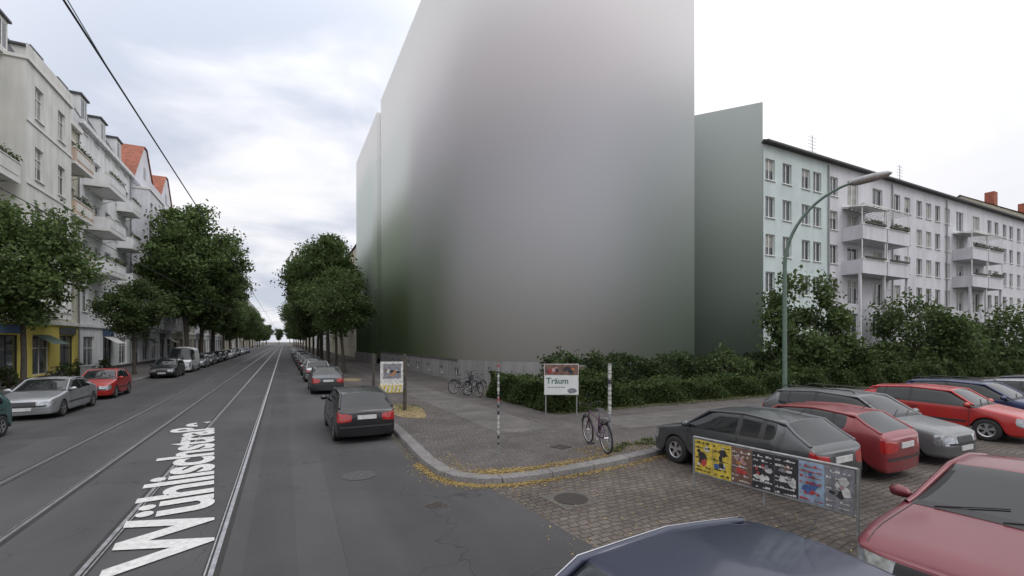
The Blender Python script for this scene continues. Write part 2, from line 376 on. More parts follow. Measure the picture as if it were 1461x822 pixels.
def hedge(name,x0,x1,y0,y1,h,n,leaf=.06,m=M_leafh,bumpy=.25,z=.12):
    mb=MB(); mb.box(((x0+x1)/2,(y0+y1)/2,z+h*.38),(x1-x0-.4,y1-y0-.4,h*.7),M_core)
    P=np.random.rand(n,3)
    ax=np.random.randint(0,5,n)
    for i,(a,v) in enumerate([(0,0),(0,1),(1,0),(1,1),(2,1)]):
        k=ax==i; P[k,a]=np.abs(v-np.abs(np.random.normal(0,.09,k.sum())))
    if (x1-x0)>(y1-y0)*3:
        k=(ax<2)&(np.random.rand(n)<.8); P[k,1]=np.abs(np.random.normal(0,.07,k.sum())); P[k,0]=np.random.rand(k.sum())
    C=np.empty((n,3)); C[:,0]=x0+P[:,0]*(x1-x0); C[:,1]=y0+P[:,1]*(y1-y0)
    f=1+bumpy*(np.sin(C[:,0]*1.7+1)*.5+np.sin(C[:,0]*4.1+C[:,1]*2)*.3+np.sin(C[:,1]*2.9)*.3)
    C[:,2]=z+P[:,2]*h*f+np.where(np.random.rand(n)<.06,np.random.rand(n)*.22,0)*(P[:,2]>.85); C[:,1]+=.12*np.sin(C[:,0]*2.3+C[:,2]*3); C[:,0]+=.1*np.sin(C[:,1]*2.7+C[:,2]*4)
    me=leaf_mesh(name,C,leaf,m,mb); o=bpy.data.objects.new(name,me); COL.objects.link(o); return o
hedge('hedge',8.9,11.6,14.35,15.8,1.2,22000,.055)
hedge('hedge',8.8,10.0,15.9,20.2,1.15,16000,.055)
hedge('hedge',11.6,24,14.6,15.7,.9,28000)
hedge('hedge',11,27,17.2,19.2,1.7,22000,.09,M_leafx,.3)
hedge('hedge',23.5,40,14.5,16.0,1.15,22000,.08)
hedge('hedge',40,75,14.5,16.5,1.15,20000,.11)
hedge('hedge',25,75,17,18.5,1.5,24000,.12,M_leafx,.3)
def shrub(x,y,r,h,n,leaf,m=M_leafd,z=.11):
    mb=MB(); cent=[]; K=34
    for i in range(K):
        a=random.uniform(0,6.28); q=r*math.sqrt(random.random())*.9; zz=h*(.12+.85*random.random()*(1-.5*(q/r)**2))
        c=np.array([q*math.cos(a),q*math.sin(a),zz]); mb.tube([(0,0,0),(c[0]*.4,c[1]*.4,zz*.6),tuple(c)],[.05*min(1,r),.03*min(1,r),.01],M_bark,5,False)
        k=n//K; g=np.random.normal(size=(k,3))*r*random.uniform(.09,.18); cent.append(c+g)
    me=leaf_mesh('shrub',np.vstack(cent),leaf,m,mb); place('shrub',me,x,y,1,0)
shrub(28.4,17,2.6,7.2,10000,.13); shrub(26.0,16.4,1.3,3.8,3500,.11); shrub(31.0,16,1.6,3.2,4000,.12,M_leafh)
shrub(44.5,17.5,3.6,6.3,9000,.15); shrub(62,17.5,4.5,6.9,9000,.18); shrub(36.5,16.4,1.3,2.7,2500,.12,M_leafh); shrub(52,16.4,1.7,3,3500,.14,M_leafh)
shrub(21.5,16.8,1.2,2.4,2500,.09); shrub(12.6,17.6,1.3,2.2,3000,.08,M_leafx)
for yy_ in(33.0,36.2,43.5,46.0,52): shrub(-14.1,yy_,.45,1.3,900,.06,M_leafh)

# litter
C=[]
def scat(P,n,w,z):
    for _ in range(n):
        i=random.randrange(len(P)-1); t=random.random(); x=P[i][0]*(1-t)+P[i+1][0]*t; y=P[i][1]*(1-t)+P[i+1][1]*t
        C.append((x+random.gauss(0,w),y+random.gauss(0,w),z))
inner=offset_poly(KR,.45); outer=offset_poly(KR,-.10)
scat(outer[5:14],3600,.06,.01); scat(outer[5:14],1200,.18,.01); scat(outer[3:9],500,.08,.01); scat(inner[5:13],800,.15,.122); scat(inner[8:13],1800,.09,.122)
for _ in range(1100): C.append((random.gauss(4.3,.5),random.gauss(17.5,1.1),.128))
for _ in range(450): C.append((random.uniform(3.2,8.5),random.uniform(8.6,14),.12))
for _ in range(700): C.append((random.uniform(6.4,8.5),random.uniform(8.6,9.5),.122))
for _ in range(600): C.append((random.uniform(3.3,9.0),random.uniform(3,7.7),.006))
C=np.array(C); me=leaf_mesh('leaf_litter',C,.024,M_litter,flat=True)
o=bpy.data.objects.new('leaf_litter',me); COL.objects.link(o)
M_grass=leaf_mat('weeds',(.04,.06,.02),(.15,.17,.06))
C=[]
for cx,cy in((7.5,8.95),(7.9,9.2),(8.3,9.1),(8.8,9.4),(7.2,8.8),(8.6,9.0)):
    for _ in range(110): C.append((cx+random.gauss(0,.10),cy+random.gauss(0,.06),.13+abs(random.gauss(0,.035))))
for _ in range(400): C.append((4.3+random.gauss(0,.4),18.3+random.gauss(0,.7),.14+abs(random.gauss(0,.03))))
for _ in range(2500): C.append((random.uniform(9,30),14.25+random.gauss(0,.12),.13+abs(random.gauss(0,.05))))
o=bpy.data.objects.new('weeds',leaf_mesh('weeds',np.array(C),.028,M_grass)); COL.objects.link(o)

# ---------------------------------------------------------------- facades
class FR:
    def __init__(s,mb,O,U,Nn): s.mb=mb;s.O=Vector(O);s.U=Vector(U);s.N=Vector(Nn)
    def P(s,u,z,d=0): q=s.O+s.U*u+s.N*d; return (q.x,q.y,z+s.O.z)
    def q(s,u0,u1,z0,z1,d,m): s.mb.poly([s.P(u0,z0,d),s.P(u1,z0,d),s.P(u1,z1,d),s.P(u0,z1,d)],m)
    def box(s,u0,u1,z0,z1,d0,d1,m):
        a=[s.P(u,z,d) for z in(z0,z1) for (u,d) in((u0,d0),(u1,d0),(u1,d1),(u0,d1))]
        s.mb.raw(a,[(0,3,2,1),(4,5,6,7),(0,1,5,4),(1,2,6,5),(2,3,7,6),(3,0,4,7)],[m]*6,False)
    def window(s,u0,u1,z0,z1,mw,rec=.16,mf=None,mull=1,trans=True,sill=True,glass=None):
        mf=mf or M_white
        g=glass or random.choice(GL)
        for a,b in(((u0,z0),(u1,z0)),((u1,z0),(u1,z1)),((u1,z1),(u0,z1)),((u0,z1),(u0,z0))):
            s.mb.poly([s.P(a[0],a[1],0),s.P(b[0],b[1],0),s.P(b[0],b[1],-rec),s.P(a[0],a[1],-rec)],mw)
        s.q(u0,u1,z0,z1,-rec,g)
        t=.06; e=-rec+.045
        s.box(u0,u0+t,z0,z1,-rec+.004,e,mf); s.box(u1-t,u1,z0,z1,-rec+.004,e,mf)
        s.box(u0+t,u1-t,z0,z0+t,-rec+.004,e,mf); s.box(u0+t,u1-t,z1-t,z1,-rec+.004,e,mf)
        for k in range(mull):
            c=u0+(u1-u0)*(k+1)/(mull+1); s.box(c-.03,c+.03,z0+t,z1-t,-rec+.004,e-.006,mf)
        if trans: zt=z0+(z1-z0)*.68; s.box(u0+t,u1-t,zt-.03,zt+.03,-rec+.004,e+.008,mf)
        if g is M_glass and random.random()<.3 and z1-z0>1:
            hh=random.uniform(.2,.6)*(z1-z0); s.q(u0+t,u1-t,z1-t-hh,z1-t,-rec+.003,M_glass3)
        if sill: s.box(u0-.06,u1+.06,z0-.07,z0-.004,.003,.09,mf)
    def wall(s,W,z0,z1,ops,mw):
        us=sorted(set([0,W]+[o[0] for o in ops]+[o[1] for o in ops])); zs=sorted(set([z0,z1]+[o[2] for o in ops]+[o[3] for o in ops]))
        for i in range(len(us)-1):
            for j in range(len(zs)-1):
                cu,cz=(us[i]+us[i+1])/2,(zs[j]+zs[j+1])/2
                if not any(o[0]<cu<o[1] and o[2]<cz<o[3] for o in ops): s.q(us[i],us[i+1],zs[j],zs[j+1],0,mw)
def wallm(name,c,stain=.2): return mat(name,c,.9,var=.07,scale=.8,bump=.15,bscale=30,stain=stain,spec=.2)

def shell(mb,x0,x1,y0,y1,z0,z1,m,skip):
    c={'s':[(x0,y0),(x1,y0)],'e':[(x1,y0),(x1,y1)],'n':[(x1,y1),(x0,y1)],'w':[(x0,y1),(x0,y0)]}
    for k,(a,b) in c.items():
        if k in skip: continue
        mb.poly([(*a,z0),(*b,z0),(*b,z1),(*a,z1)],m)

def left_building(name,y0,y1,ze,mw,mtrim,roof='mansard',bays=(),balcs=(),shop=None,floors=None,nwin=None,detail=True,mroof=None,X=-15.0):
    mb=MB(); W=y1-y0; f=FR(mb,(X,y0,0),(0,1,0),(1,0,0))
    fl=floors or [5.0+3.75*i for i in range(int((ze-5.5)//3.75)+1)]
    nw=nwin or max(2,int(W/2.6)); ops=[]
    for zf in fl:
        for i in range(nw):
            c=W*(i+.5)/nw; ops.append((c-.6,c+.6,zf+.3,min(zf+2.35,ze-.5)))
    gops=[]
    ng=max(2,int(W/3.6))
    for i in range(ng):
        c=W*(i+.5)/ng; gops.append((c-1.25,c+1.25,.5 if i%3 else .12,3.2))
    f.wall(W,0,4.1,gops,shop or mw); f.wall(W,4.1,ze,ops,mw)
    for o in ops: f.window(*o,mw,mull=1,trans=detail,sill=True)
    if detail:
        for o in ops: f.box(o[0]-.12,o[1]+.12,o[3]+.02,o[3]+.16,.003,.1,mtrim)
    for o in gops: f.window(*o,shop or mw,glass=random.choice([M_glass,M_glass2]),mull=1,mf=random.choice([M_white,M_black]),sill=False)
    if detail:
        for i,o in enumerate(gops):
            if i%2:
                c=random.choice([M_white,M_black,M_sgn,M_roofdark]); f.box(o[0]-.1,o[1]+.1,3.3,3.85,.004,.12,c)
            if i%3==1:
                mb.poly([f.P(o[0],3.25,.02),f.P(o[1],3.25,.02),f.P(o[1],2.6,1.1),f.P(o[0],2.6,1.1)],random.choice([M_white,M_awn]))
    f.box(0,W,4.0,4.25,.004,.16,mtrim); f.box(0,W,ze-.35,ze,.004,.35,mtrim); f.box(0,W,0,.4,.004,.06,M_conc)
    shell(mb,X-12,X,y0,y1,0,ze,mw,'e')
    for (a,b,dep,zt,zb) in bays:
        g=FR(mb,(X+dep,y0+a,0),(0,1,0),(1,0,0)); w=b-a; bo=[]
        n=max(1,int(w/2.2))
        for zf in fl:
            if zf+2.4<zt:
                for i in range(n): c=w*(i+.5)/n; bo.append((c-.55,c+.55,zf+.3,zf+2.3))
        g.wall(w,zb,zt,bo,mtrim)
        for o in bo: g.window(*o,mtrim)
        for yy in(y0+a,y0+b):
            mb.poly([(X,yy,zb),(X+dep,yy,zb),(X+dep,yy,zt),(X,yy,zt)],mtrim)
        mb.poly([(X,y0+a,zb),(X+dep,y0+a,zb),(X+dep,y0+b,zb),(X,y0+b,zb)],mtrim)
        g.box(-.1,w+.1,zt,zt+.2,-dep,.12,M_white)
        if detail: g.box(-.06,w+.06,zt+.2,zt+.95,.0,.06,mtrim)
        for zf in fl:
            if zf+.2<zt: g.box(-.03,w+.03,zf-.25,zf-.1,.004,.06,M_white)
    for (a,b,zf,dep,mp) in balcs:
        f.box(a,b,zf-.2,zf,.004,dep,M_white)
        f.box(a,b,zf,zf+.95,dep-.1,dep-.003,mp)
        f.box(a,a+.08,zf,zf+.95,.004,dep-.1,mp); f.box(b-.08,b,zf,zf+.95,.004,dep-.1,mp)
        f.box(a-.05,b+.05,zf+.95,zf+1.03,dep-.14,dep+.03,M_white)
        f.box(a+.25,b-.25,zf+.2,zf+.8,dep,dep+.02,mtrim)
        for q in(a+.3,b-.5): mb.poly([f.P(q,zf-.2,.004),f.P(q+.2,zf-.2,.004),f.P(q+.2,zf-.2,dep*.7),f.P(q,zf-.2,dep*.7)],mtrim); mb.poly([f.P(q,zf-.75,.01),f.P(q+.2,zf-.75,.01),f.P(q+.2,zf-.2,dep*.7),f.P(q,zf-.2,dep*.7)],mtrim)
        if random.random()<.75:
            CC=np.array([f.P(random.uniform(a+.2,b-.2),zf+1.05+abs(random.gauss(0,.15)),dep-.05+random.gauss(0,.1)) for _ in range(260)]); BALC.append(CC)
    mr=mroof or M_roofdark
    if roof=='mansard':
        mb.poly([(X+.1,y0,ze),(X+.1,y1,ze),(X-1.9,y1,ze+3.6),(X-1.9,y0,ze+3.6)],mr)
        mb.poly([(X-1.9,y0,ze+3.6),(X-1.9,y1,ze+3.6),(X-7,y1,ze+4.8),(X-7,y0,ze+4.8)],mr)
        mb.poly([(X-7,y0,ze+4.8),(X-7,y1,ze+4.8),(X-12,y1,ze),(X-12,y0,ze)],mr)
        mb.poly([(X+.1,y0,ze),(X-1.9,y0,ze+3.6),(X-7,y0,ze+4.8),(X-12,y0,ze)],mw)
        mb.poly([(X+.1,y1,ze),(X-1.9,y1,ze+3.6),(X-7,y1,ze+4.8),(X-12,y1,ze)],mw)
        n=max(2,int(W/4))
        for i in range(n):
            c=W*(i+.5)/n; f.box(c-.75,c+.75,ze+.5,ze+2.6,-2.2,-.35,mtrim); f.q(c-.55,c+.55,ze+.75,ze+2.35,-.34,M_glass); f.box(c-.9,c+.9,ze+2.6,ze+2.75,-2.3,-.2,mr)
            f.box(c-.04,c+.04,ze+.75,ze+2.35,-.335,-.31,M_white)
    else:
        mb.poly([(X+.3,y0,ze),(X+.3,y1,ze),(X-6,y1,ze+4.5),(X-6,y0,ze+4.5)],mr)
        mb.poly([(X-6,y0,ze+4.5),(X-6,y1,ze+4.5),(X-12,y1,ze),(X-12,y0,ze)],mr)
        mb.poly([(X,y0,ze),(X-6,y0,ze+4.5),(X-12,y0,ze)],mw); mb.poly([(X,y1,ze),(X-6,y1,ze+4.5),(X-12,y1,ze)],mw)
    if roof=='gable':
        for(a,b,h) in((.5,W*.45,4.6),(W*.55,W-.5,4.6)):
            c=(a+b)/2
            mb.poly([f.P(a,ze,.2),f.P(b,ze,.2),f.P(c+.6,ze+h,.2),f.P(c-.6,ze+h,.2)],mtrim)
            for s0,s1 in((a-.3,c-.6),(b+.3,c+.6)):
                mb.poly([f.P(s0,ze-.1,.35),f.P(s1,ze+h+.15,.35),f.P(s1,ze+h+.15,-6),f.P(s0,ze-.1,-3)],mr)
            mb.poly([f.P(c-.6,ze+h+.15,.35),f.P(c+.6,ze+h+.15,.35),f.P(c+.6,ze+h+.15,-6),f.P(c-.6,ze+h+.15,-6)],mr)
            f.q(c-.5,c+.5,ze+1,ze+2.4,.206,M_glass); f.box(c-.04,c+.04,ze+1,ze+2.4,.207,.23,M_white)
    for k in range(2):
        c=y0+W*(.25+.5*k); mb.box((X-6,c,ze+5),(.9,1.4,2.2),M_red if roof!='mansard' else mw)
    f.mb.tube([f.P(W-.15,.3,.12),f.P(W-.15,ze-.3,.12)],.055,M_galv,6)
    return mb.build(name)
BALC=[]
M_sgn=mat('shop_sign_blue',(.06,.10,.18),.6,var=.1); M_awn=mat('awning_green',(.08,.12,.10),.8,var=.1)
Wb=wallm('beige_render',(.64,.62,.51)); Wbt=wallm('pale_grey_render',(.70,.70,.67)); Wy=wallm('yellow_shopfront',(.62,.52,.14),.1)
Ww=wallm('white_render',(.74,.75,.76)); Wg=wallm('grey_render',(.54,.55,.58)); Wl=wallm('lilac_white_render',(.70,.70,.75)); Wc=wallm('cream_render',(.58,.54,.44)); Wp=wallm('peach_panel',(.62,.47,.38))
left_building('apartment_house',24,49,20.0,Wb,Wbt,bays=[(4.5,9.5,1.3,19.6,4.3),(13.2,19.6,1.3,19.6,4.3)],balcs=[(20.0,23.6,8.5,1.4,Wp),(20.0,23.6,12.2,1.4,Wp),(20.0,23.6,16.0,1.4,Wp),(9.9,12.8,8.5,1.2,Wbt),(9.9,12.8,12.2,1.2,Wbt)],shop=Wy)
left_building('apartment_house',49.05,63,21.0,Ww,Ww,bays=[],balcs=[(1,5.6,8.7,1.7,Ww),(1,5.6,12.4,1.7,Ww),(1,5.6,16.1,1.7,Ww),(9.5,12.5,8.7,1.3,Ww),(9.5,12.5,12.4,1.3,Ww),(9.5,12.5,16.1,1.3,Ww)],roof='mansard')
left_building('apartment_house',63.05,84,21.0,Wg,Wl,roof='gable',mroof=M_red,bays=[(.8,7.5,1.5,19.8,4.3),(13.5,19.5,1.3,19.8,4.3)],balcs=[(8,13,8.7,1.2,M_roofdark),(8,13,12.4,1.2,M_roofdark),(8,13,16.1,1.2,M_roofdark)])
y=84.05
for i,(w,ze,a,b,r) in enumerate([(18,20,Wc,Ww,'mansard'),(20,21,Ww,Wl,'gable'),(22,20,Wg,Wb,'mansard'),(22,21,Wc,Ww,'mansard'),(30,19,Ww,Wb,'gable'),(40,20,Wb,Wc,'mansard'),(60,20,Wc,Ww,'mansard'),(80,20,Wg,Wc,'mansard')]):
    left_building('apartment_house',y,y+w-.05,ze,a,b,roof=r,mroof=M_red if r=='gable' else None,detail=False,bays=[(2,7,1.2,ze-1,4.3)]); y+=w
o=bpy.data.objects.new('balcony_plants',leaf_mesh('balcony_plants',np.vstack(BALC),.07,M_leafh)); COL.objects.link(o)
def right_far(y0,y1,ze,mw):
    mb=MB(); f=FR(mb,(11,y1,0),(0,-1,0),(-1,0,0)); W=y1-y0; ops=[]
    for zf in [1.5+3.4*i for i in range(int((ze-2)//3.4))]:
        n=int(W/3)
        for i in range(n): c=W*(i+.5)/n; ops.append((c-.6,c+.6,zf+.6,zf+2.4))
    f.wall(W,0,ze,ops,mw)
    for o in ops: f.window(*o,mw,trans=False)
    shell(mb,11,23,y0,y1,0,ze,mw,'w'); mb.poly([(10.7,y0,ze),(10.7,y1,ze),(17,y1,ze+4),(17,y0,ze+4)],M_red); mb.poly([(17,y0,ze+4),(17,y1,ze+4),(23,y1,ze),(23,y0,ze)],M_red)
    mb.build('apartment_house')
right_far(76,130,19,Wc); right_far(130.1,200,18,Ww); right_far(200.1,330,19,Wb)

# ---- pale mint / white apartment block on side street (faces -Y)
Wm=wallm('mint_render',(.52,.59,.58),.1); Wwh=wallm('offwhite_render',(.57,.57,.60),.14)
mb=MB(); X0=30.55; Yf=21.0; ZE=16.9
f=FR(mb,(X0,Yf,0),(1,0,0),(0,-1,0)); WM=7.9; WT=52
zc=[15.15,12.45,9.75,7.05,4.35,1.9]
ops=[]
def row(xc,w=1.05,h=1.5):
    for k,z in enumerate(zc):
        if k==5: ops.append((xc-w/2,xc+w/2,z-.4,z+.3)); continue
        ops.append((xc-w/2,xc+w/2,z-h/2,z+h/2))
for xc in(.75,2.7,5.0,6.45): row(xc)
f.wall(WM,0,ZE,[o for o in ops],Wm)
for o in ops: f.window(*o,Wm,trans=False)
ops=[]
f2=FR(mb,(X0+WM,Yf,0),(1,0,0),(0,-1,0)); W2=WT-WM
def balc_unit(u):
    for k,z in enumerate(zc[:5]):
        for du in(1.6,5.4):
            ops.append((u+du-.5,u+du+1.1,z-1.2,z+.75))
row(.8); balc_unit(1.6)
for x in(10.6,12.4,14.6,16.4,18.2): row(x)
row(20.2); balc_unit(21)
for x in(30,31.8,34,35.8,38,40,42): row(x)
f2.wall(W2,0,ZE,ops,Wwh)
for o in ops: f2.window(*o,Wwh,trans=False,sill=(o[3]-o[2]<1.8))
for u in(1.6,21):
    for z in(zc[2]+1.35-2.7,zc[1]+1.35-2.7):
        for (a,b) in((u+.3,u+3.85),(u+4.0,u+7.6)):
            zz=z-.1
            f2.box(a,b,zz-.16,zz,.004,1.5,Wwh); f2.box(a,b,zz,zz+.95,1.4,1.497,Wwh); f2.box(a,a+.08,zz,zz+.95,.004,1.4,Wwh); f2.box(b-.08,b,zz,zz+.95,.004,1.4,Wwh)
            f2.box(a-.04,b+.04,zz+.95,zz+1.02,1.36,1.53,M_white)
            f2.box(a+.05,a+.11,zz+1.02,zz+2.5,1.38,1.44,M_white); f2.box(b-.11,b-.05,zz+1.02,zz+2.5,1.38,1.44,M_white)
    zt=zc[1]+1.35-2.7-.1+2.5
    for k in range(12): c=u+.35+k*.65; f2.box(c,c+.06,zt,zt+.08,.004,1.7,M_white)
    f2.box(u+.2,u+7.7,zt+.08,zt+.13,1.5,1.58,M_white)
    mb.poly([f2.P(u+.3,zt+.14,.02),f2.P(u+3.8,zt+.14,.02),f2.P(u+3.8,zt-.2,1.75),f2.P(u+.3,zt-.2,1.75)],M_white)
    for a in(u+.35,u+3.9,u+7.55): f2.box(a-.08,a+.08,0,zc[2]-1.6,1.2,1.36,Wwh)
    for z in(zc[2]-1.45,zc[1]-1.45):
        f2.box(u+.6,u+3.5,z+1.05,z+1.18,1.5,1.66,M_conc); f2.box(u+4.3,u+7.2,z+1.05,z+1.18,1.5,1.66,M_conc)
for u in(WM-.05,WM+19.9,WM+9.6): mb.tube([f.P(u,.3,.1),f.P(u,ZE-.2,.1)],.06,M_galv,8)
f.box(0,WT,0,.9,.004,.05,M_conc)
f.box(-.1,WT+.1,ZE,ZE+.14,-.2,.45,M_black)
mb.poly([f.P(0,ZE+.14,.45),f.P(WT,ZE+.14,.45),f.P(WT,ZE+2.4,-6),f.P(0,ZE+2.4,-6)],M_roofdark)
mb.poly([f.P(0,ZE+2.4,-6),f.P(WT,ZE+2.4,-6),f.P(WT,ZE+.1,-12),f.P(0,ZE+.1,-12)],M_roofdark)
shell(mb,X0,X0+WT,Yf,Yf+12,0,ZE,Wwh,'s')
for c in(8,19,20.5,33,44): f.box(c,c+1.1,ZE+1.2,ZE+2.9,-5,-4.2,M_red)
for c in(11,26):
    mb.tube([f.P(c,ZE+1,-3),f.P(c,ZE+4,-3)],.03,M_galv,6)
    for k in range(5): mb.tube([f.P(c-.6,ZE+2.6+k*.3,-3),f.P(c+.6,ZE+2.6+k*.3,-3)],.012,M_galv,5)
mb.build('apartment_block')
C=[]
for u in(1.6,21):
    for z in(zc[2]-1.45,zc[1]-1.45):
        for a,b in((.6,3.5),(4.3,7.2)):
            if random.random()<.3: continue
            for _ in range(130): C.append((X0+WM+u+random.uniform(a,b),Yf-1.58+random.gauss(0,.07),z+1.2+abs(random.gauss(0,.12))))
o=bpy.data.objects.new('balcony_plants',leaf_mesh('balcony_plants',np.array(C),.06,M_leafh)); COL.objects.link(o)
mb=MB(); f=FR(mb,(X0+WT+1,22,0),(1,0,0),(0,-1,0)); ops=[(1.5+3*i,2.7+3*i,3*j+2,3*j+3.6) for i in range(14) for j in range(5)]
f.wall(45,0,18.5,ops,Wc); [f.window(*o,Wc,trans=False) for o in ops]
mb.poly([f.P(-.3,18.4,.4),f.P(45.3,18.4,.4),f.P(45.3,23,-6.5),f.P(-.3,23,-6.5)],M_red); mb.poly([f.P(-.3,18.4,-13),f.P(45.3,18.4,-13),f.P(45.3,23,-6.5),f.P(-.3,23,-6.5)],M_red)
shell(mb,X0+WT+1,X0+WT+46,22,35,0,18.5,Wc,'s'); mb.poly([f.P(0,18.5,0),f.P(0,22.9,-6.5),f.P(0,18.5,-13)],Wc)
for c in(6,18,30): f.box(c,c+1.2,22,24,-6,-5,M_red)
mb.build('brick_house')

# ---------------------------------------------------------------- big corner building; blur, tree dark and white haze painted into facade colour
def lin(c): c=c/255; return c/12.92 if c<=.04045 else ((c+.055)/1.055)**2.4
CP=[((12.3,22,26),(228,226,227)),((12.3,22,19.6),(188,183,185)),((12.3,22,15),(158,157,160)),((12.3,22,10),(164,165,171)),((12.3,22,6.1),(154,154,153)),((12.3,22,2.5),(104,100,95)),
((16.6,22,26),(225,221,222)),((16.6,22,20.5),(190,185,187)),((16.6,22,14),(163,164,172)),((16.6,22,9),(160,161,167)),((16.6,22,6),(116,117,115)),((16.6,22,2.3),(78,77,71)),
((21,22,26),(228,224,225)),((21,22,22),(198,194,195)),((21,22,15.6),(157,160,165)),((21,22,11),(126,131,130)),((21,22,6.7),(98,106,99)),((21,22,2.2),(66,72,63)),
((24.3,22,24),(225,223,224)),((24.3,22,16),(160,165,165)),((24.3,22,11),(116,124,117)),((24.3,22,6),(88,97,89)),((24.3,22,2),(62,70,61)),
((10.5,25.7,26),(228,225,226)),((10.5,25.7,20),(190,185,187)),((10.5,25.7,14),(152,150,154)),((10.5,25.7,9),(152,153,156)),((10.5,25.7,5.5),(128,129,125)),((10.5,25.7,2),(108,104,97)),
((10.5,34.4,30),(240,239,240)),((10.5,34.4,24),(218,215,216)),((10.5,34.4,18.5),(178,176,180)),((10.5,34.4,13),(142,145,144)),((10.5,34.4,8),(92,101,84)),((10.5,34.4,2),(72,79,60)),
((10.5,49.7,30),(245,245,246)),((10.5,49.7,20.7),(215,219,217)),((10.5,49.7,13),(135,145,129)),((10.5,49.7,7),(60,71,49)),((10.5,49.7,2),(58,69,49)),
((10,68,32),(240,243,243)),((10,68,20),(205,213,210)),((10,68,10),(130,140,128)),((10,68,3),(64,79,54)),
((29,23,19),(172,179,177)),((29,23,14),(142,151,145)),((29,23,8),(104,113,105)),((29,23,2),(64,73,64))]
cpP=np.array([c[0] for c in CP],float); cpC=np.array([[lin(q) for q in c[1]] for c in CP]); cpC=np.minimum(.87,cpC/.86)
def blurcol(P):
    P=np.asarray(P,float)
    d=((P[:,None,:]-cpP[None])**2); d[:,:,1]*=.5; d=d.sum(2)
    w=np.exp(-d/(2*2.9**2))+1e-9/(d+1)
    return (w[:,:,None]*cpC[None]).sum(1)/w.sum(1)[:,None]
m,nt,b=new_mat('painted_blur_haze'); at=N(nt,'ShaderNodeAttribute',attribute_name='tone'); nt.links.new(at.outputs['Color'],b.inputs['Base Color']); b.inputs['Roughness'].default_value=1; b.inputs['Specular IOR Level'].default_value=0  # wall colour holds the painted blur, fading to white haze at the top
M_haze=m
emp=bpy.data.objects.new('corner_apartment_building',None); COL.objects.link(emp)
def haze_prism(name,foot,z0,z1):
    pts=[]
    F=foot+[foot[0]]
    for i in range(len(foot)):
        a=Vector(F[i]);b2=Vector(F[i+1]); n=max(1,int((b2-a).length/.5))
        for k in range(n): q=a.lerp(b2,k/n); pts.append((q.x,q.y))
    nz=int((z1-z0)/.5); zs=[z0+(z1-z0)*k/nz for k in range(nz+1)]
    V=[(x,y,z) for z in zs for x,y in pts]; n=len(pts); Fc=[]
    for j in range(nz):
        for i in range(n): Fc.append((j*n+i,j*n+(i+1)%n,(j+1)*n+(i+1)%n,(j+1)*n+i))
    Fc.append(tuple(nz*n+i for i in range(n)))
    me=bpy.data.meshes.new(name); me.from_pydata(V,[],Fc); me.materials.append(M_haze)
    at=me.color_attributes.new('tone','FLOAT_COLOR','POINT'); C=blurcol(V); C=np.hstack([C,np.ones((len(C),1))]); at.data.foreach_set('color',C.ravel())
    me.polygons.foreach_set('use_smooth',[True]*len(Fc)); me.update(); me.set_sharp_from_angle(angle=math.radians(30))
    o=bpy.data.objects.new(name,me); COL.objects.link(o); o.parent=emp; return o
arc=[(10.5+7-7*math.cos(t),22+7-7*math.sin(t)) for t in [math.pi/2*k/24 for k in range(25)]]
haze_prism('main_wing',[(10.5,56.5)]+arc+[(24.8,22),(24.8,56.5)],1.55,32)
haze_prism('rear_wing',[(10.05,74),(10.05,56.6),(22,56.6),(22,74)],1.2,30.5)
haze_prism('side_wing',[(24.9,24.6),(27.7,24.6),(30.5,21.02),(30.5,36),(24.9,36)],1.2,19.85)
mb=MB(); Wpl=wallm('plinth_render',(.24,.24,.24),.3)
f=FR(mb,(10.46,56.5,0),(0,-1,0),(-1,0,0)); ops=[(3+3.4*i,3.9+3.4*i,.45,1.0) for i in range(8)]
f.wall(27.4,0,1.56,ops,Wpl); [f.window(*o,Wpl,trans=False,mull=1,glass=M_glass,sill=False) for o in ops]
f.box(0,27.4,1.5,1.6,.004,.05,M_conc)
for i in range(24):
    a,b2=arc[i],arc[i+1]; mb.poly([(a[0]-.03,a[1]-.03,0),(b2[0]-.03,b2[1]-.03,0),(b2[0]-.03,b2[1]-.03,1.58),(a[0]-.03,a[1]-.03,1.58)],Wpl,True)
mb.poly([(17.5,21.97,0),(24.8,21.97,0),(24.8,21.97,1.58),(17.5,21.97,1.58)],Wpl)
mb.poly([(10.0,75,0),(10.0,56.5,0),(10.0,56.5,1.25),(10.0,75,1.25)],Wpl)
mb.poly([(24.9,24.57,0),(27.7,24.57,0),(27.7,24.57,1.25),(24.9,24.57,1.25)],Wpl); mb.poly([(27.7,24.57,0),(30.5,20.99,0),(30.5,20.99,1.25),(27.7,24.57,1.25)],Wpl)
mb.build('plinth',parent=emp)

